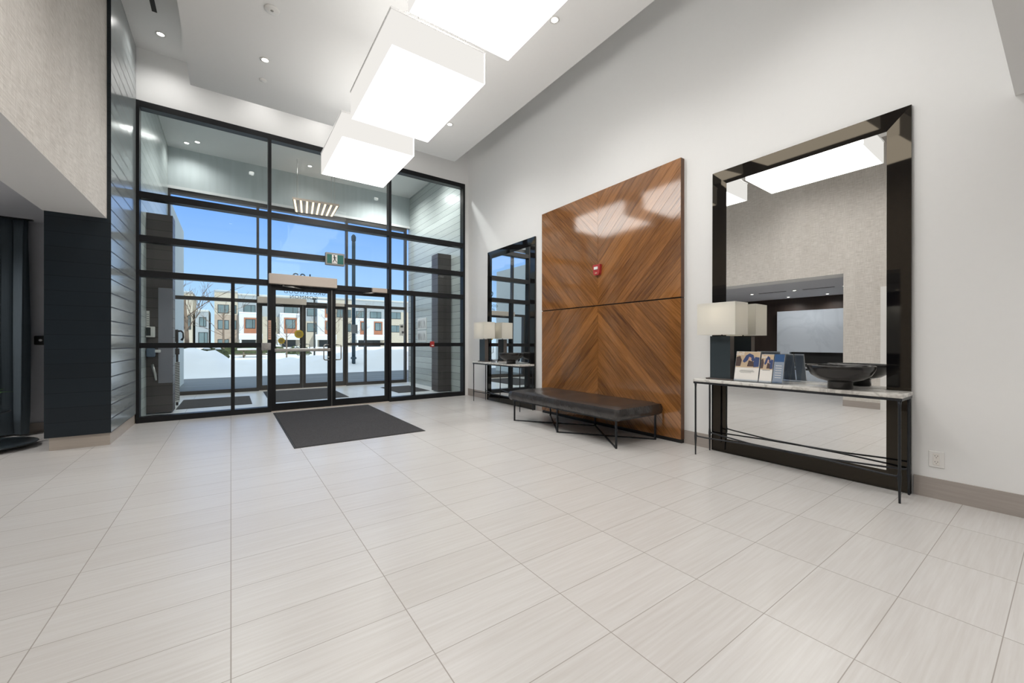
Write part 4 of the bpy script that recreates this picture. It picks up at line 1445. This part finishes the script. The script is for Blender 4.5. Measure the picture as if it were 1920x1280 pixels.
def house(x0, x1, ztop, label, lower, upper, zsplit, wins, bay=None, bay_panel=True, depth=9.0, y=YT):
    t = thing('townhouse', label, 'house', ((x0 + x1) / 2, y, 0), 'town houses across the street')
    x0, x1 = x0 + 0.02, x1 - 0.02
    MB().box(x0, x1, y, y + depth, -0.4, zsplit).build('lower_wall', lower, t)
    MB().box(x0, x1, y + 0.01, y + depth, zsplit, ztop - 0.25).build('upper_wall', upper, t)
    rf = MB().box(x0, x1, y - 0.10, y + depth, ztop - 0.25, ztop).build('parapet', M['siding'] if upper is not M['siding'] else M['stone'], t)
    MB().box(x0, x1, y + 0.2, y + depth - 0.2, ztop, ztop + 0.08).build('roof_snow', M['snow'], rf)
    for wv in wins: win(t, *wv, y=y)
    if bay:
        bx0, bx1, bz0, bz1, panels = bay
        yb = y - 0.9
        by = MB().box(bx0, bx1, yb, y, bz0, bz1).build('bay', M['baywhite'], t)
        MB().box(bx0, bx1, yb - 0.1, y, bz1, bz1 + 0.22).build('bay_snow', M['snow'], by)
        for (px0, px1, pz0, pz1) in panels:
            pn = MB().box(px0, px1, yb - 0.04, yb, pz0, pz1).build('cedar_panel', M['rust'], t)
            wz0, wz1 = pz0 + (pz1 - pz0) * 0.30, pz1 - (pz1 - pz0) * 0.10
            b = MB()
            e = 0.1
            mid = (px0 + px1) / 2 + 0.15 * (px1 - px0)
            b.box(px0 + 0.2, px1 - 0.25, yb - 0.07, yb - 0.04, wz0, wz1)
            b.build('window_frame', M['windark'], pn)
            b = MB()
            b.box(px0 + 0.2 + e, mid - e / 2, yb - 0.09, yb - 0.07, wz0 + e, wz1 - e).box(mid + e / 2, px1 - 0.25 - e, yb - 0.09, yb - 0.07, wz0 + e, wz1 - e)
            b.build('pane', M['winglass'], pn)
        ca, cb_ = max(x0 + 0.1, bx0 - 0.5), min(x1 - 0.1, bx1 + 0.3)
        cn = MB().box(ca, cb_, y - 1.9, y, 1.65, 2.35).build('porch_canopy', M['baywhite'], t)
        MB().box(ca, cb_, y - 1.95, y, 2.35, 2.62).build('canopy_snow', M['snow'], cn)
        MB().box(bx0 + 0.4, bx1 - 0.6, y - 0.05, y, -0.2, 1.6).build('garage_door', M['windark'], t)
        for px in (ca + 0.2, cb_ - 0.2):
            MB().box(px - 0.12, px + 0.12, y - 1.85, y - 1.6, -0.3, 1.65).build('porch_post', M['baywhite'], t)
    return t


house(-13.5, -7.3, 12.6, 'tall pale house at the left end behind the vestibule wing', M['brickbeige'], M['stone'], 7.0, [(-9.6, 3.6, 0.7, 2.4), (-8.4, 3.6, 0.6, 2.2), (-9.6, 0.4, 0.8, 2.0)])
house(-6.6, -4.9, 9.1, 'narrow pale brick house behind the leftmost bare tree', M['brickbeige'], M['brickbeige'], 5.5, [(-6.3, 3.2, 0.5, 2.6), (-5.5, 3.2, 0.4, 2.2)])
house(-4.6, -2.9, 6.3, 'low grey house with dark windows left of the sky gap', M['siding'], M['siding'], 3.0, [(-4.1, 3.7, 0.9, 1.5), (-4.2, 0.9, 1.2, 1.9)])
house(-2.2, 0.95, 9.6, 'brown brick town house behind the second bare tree', M['brickbrown'], M['brickbeige'], 5.7, [(-1.75, 5.92, 1.5, 1.4), (0.0, 5.92, 0.75, 1.4), (-1.75, 3.32, 1.5, 1.5), (0.0, 3.32, 0.75, 1.5), (-1.75, 0.2, 1.5, 1.5)])
house(0.95, 5.2, 9.25, 'grey town house with a white bay left of the doors', M['brickbeige'], M['siding'], 5.6, [(1.7, 6.06, 1.7, 1.4)], (1.1, 4.0, 2.45, 5.97, [(1.75, 3.6, 2.7, 5.3)]))
house(5.2, 10.6, 9.35, 'grey town house whose white bay shows through the left outer door', M['brickbeige'], M['siding'], 5.6, [(7.6, 6.1, 2.2, 1.35), (5.5, 3.2, 0.9, 1.5)], (6.9, 10.0, 2.4, 6.05, [(7.5, 9.5, 2.75, 5.5)]))
house(10.6, 15.9, 9.45, 'brick town house with white panel seen at the middle of the doors', M['brickbeige'], M['siding'], 5.0, [(11.2, 5.95, 1.8, 1.35), (11.2, 3.1, 1.9, 1.6)], (12.8, 15.7, 2.4, 8.6, [(14.0, 15.4, 5.7, 8.0), (14.0, 15.4, 2.7, 5.2)]))
house(15.9, 19.2, 9.5, 'beige brick town house behind the dark lamp post', M['brickbeige'], M['brickbeige'], 6.0, [(17.7, 5.9, 1.1, 1.5), (17.7, 3.2, 1.1, 1.6), (16.2, 5.9, 1.1, 1.5)])
house(19.2, 25.2, 9.55, 'grey town house with a wide white bay seen through the right door', M['brickbeige'], M['siding'], 5.6, [(22.3, 5.95, 2.2, 1.3), (19.7, 5.95, 1.5, 1.3)], (19.4, 24.9, 2.4, 5.6, [(20.2, 21.4, 2.7, 5.3), (22.8, 24.5, 2.7, 5.3)]))
house(25.2, 31.5, 9.6, 'beige brick town house at the right end of the row', M['brickbeige'], M['siding'], 7.4, [(26.2, 5.95, 2.3, 1.4), (26.2, 3.25, 2.3, 1.4)])


# ------------------------------------------------------------------ bare trees
def tree(x, y, z, h, r, seed, label, lean=0.0):
    rnd = random.Random(seed)
    t = thing('bare_tree', label, 'tree', (x, y, z), 'bare street trees')
    tb, bb = MB(), MB()
    top = Vector((x + lean, y, z + h * 0.62))
    tb.tube([(x, y, z - 0.1), (x + lean * 0.3, y, z + h * 0.3), top], [r, r * 0.8, r * 0.55], 8)
    tb.build('trunk', M['bark'], t)

    def grow(p, dv, ln, rr, depth):
        q = p + dv * ln * 0.5 + Vector((rnd.uniform(-1, 1), rnd.uniform(-1, 1), 0)) * ln * 0.06
        e = p + dv * ln
        bb.tube([p, q, e], [rr, rr * 0.8, rr * 0.5], 5)
        if depth == 0: return
        for k in range(rnd.choice((2, 3))):
            nd = (dv + Vector((rnd.uniform(-0.8, 0.8), rnd.uniform(-0.8, 0.8), rnd.uniform(-0.1, 0.7)))).normalized()
            grow(p + dv * ln * rnd.uniform(0.5, 1.0), nd, ln * rnd.uniform(0.55, 0.75), rr * 0.6, depth - 1)
    for k in range(7):
        f = rnd.uniform(0.35, 1.0)
        a = rnd.uniform(0, 6.28)
        p = Vector((x + lean * f, y, z + h * 0.62 * f))
        grow(p, Vector((math.cos(a), math.sin(a), rnd.uniform(0.4, 1.1))).normalized(), h * 0.30, r * 0.26, 3)
    bb.build('branches', M['bark'], t)
    return t


tree(-2.15, 31, 0.2, 5.8, 0.13, 1, 'nearest bare tree with a thick trunk at the left of the glass', -0.15)
tree(-0.45, 36, 0.1, 5.2, 0.08, 2, 'bare tree before the brown brick town house')
tree(3.4, 34, 0.0, 4.0, 0.055, 3, 'slim bare tree seen through the left outer door')
tree(6.6, 34, 0.0, 4.2, 0.06, 5, 'slim bare tree seen beside the meeting of the doors')
tree(8.9, 40, 0.0, 5.5, 0.07, 8, 'bare tree right of the dark lamp post')

# lamp posts
t = thing('lamp_post', 'dark blue steel lamp post rising from the snow bank', 'lamp post', (4.33, 18.0, 0.3))
MB().tube([(4.33, 18.0, 0.25), (4.33, 18.0, 5.5)], 0.075, 12).build('pole', M['postblue'], t)
MB().lathe([(0.12, 0), (0.12, 0.06), (0.085, 0.10)], (4.33, 18.0, 0.45), 14).build('base_collar', M['postblue'], t)
MB().lathe([(0.05, 0.0), (0.09, 0.05), (0.10, 0.22), (0.06, 0.30), (0.0, 0.34)], (4.33, 18.0, 5.5), 14).build('lamp_head', M['postblue'], t)
sg = MB().box(4.22, 4.47, 17.90, 17.92, 1.55, 1.93).build('sign_plate', M['gray'], t)
t = thing('utility_pole', 'thin grey pole seen through the right outer door', 'pole', (6.55, 40, 0))
MB().tube([(5.9, 38, -0.1), (5.9, 38, 4.95)], 0.07, 8).build('pole', M['windark'], t)
MB().rbox(5.75, 6.05, 37.9, 38.1, 4.85, 5.01, 0.03, 1).build('head', M['windark'], t)

# picnic table standing in the snow
t = thing('picnic_table', 'weathered picnic table standing in the sunlit snow', 'table', (1.3, 37.0, -0.05))
MB().box(0.42, 2.1, 36.6, 37.4, 0.52, 0.60).build('tabletop', M['picnic'], t)
MB().box(0.40, 2.12, 36.58, 37.42, 0.60, 0.72).build('snow_cover', M['snow'], t)
for yb in (35.9, 37.85): MB().box(0.2, 2.3, yb, yb + 0.28, 0.22, 0.29).build('seat_plank', M['picnic'], t)
for xb in (0.75, 1.8):
    MB().prism([(xb, 36.75, 0.52), (xb, 36.92, 0.52), (xb, 36.05, -0.25), (xb, 35.9, -0.25)], (0.09, 0, 0)).build('leg', M['picnic'], t)
    MB().prism([(xb, 37.08, 0.52), (xb, 37.25, 0.52), (xb, 38.1, -0.25), (xb, 37.95, -0.25)], (0.09, 0, 0)).build('leg', M['picnic'], t)
    MB().box(xb + 0.092, xb + 0.15, 35.95, 38.05, 0.13, 0.22).build('cross_beam', M['picnic'], t)


# evergreen shrubs
def shrub(x, y, z, rx, ry, rz, seed, label):
    rnd = random.Random(seed)
    t = thing('shrub', label, 'shrub', (x, y, z), 'evergreen shrubs in the snow')
    bm = bmesh.new()
    bmesh.ops.create_icosphere(bm, subdivisions=4, radius=1)
    for v in bm.verts:
        k = 1 + rnd.uniform(-0.16, 0.16)
        v.co = Vector((x + v.co.x * rx * k, y + v.co.y * ry * k, z + max(-0.1, v.co.z) * rz * k))
    bm.verts.index_update()
    b = MB()
    b.add([v.co for v in bm.verts], [[v.index for v in f.verts] for f in bm.faces])
    bm.free()
    b.build('foliage', M['hedge'], t)
    b = MB()
    for k in range(6):
        a, rr = rnd.uniform(0, 6.28), rnd.uniform(0.1, 0.6)
        b.lathe([(0.28 * rx, -0.12 * rz), (0.22 * rx, 0.02 * rz), (0.0, 0.07 * rz)], (x + rx * rr * math.cos(a), y + ry * rr * math.sin(a), z + rz * (1 - rr * rr * 0.6)), 10)
    b.build('snow_cap', M['snow'], t)


shrub(-2.6, 29, 0.55, 1.0, 0.7, 0.55, 1, 'dark snow topped shrub behind the left snow bank')
shrub(-0.9, 30, 0.25, 0.75, 0.6, 0.65, 2, 'dark shrub at the end of the left snow bank')
shrub(0.35, 44, 0.1, 1.6, 0.8, 0.95, 3, 'green hedge behind the picnic table, left part')
shrub(2.9, 46, 0.1, 1.5, 0.8, 0.95, 4, 'green hedge behind the picnic table, right part')
shrub(5.2, 42, 0.0, 1.0, 0.8, 0.8, 6, 'green shrub seen through the outer door')
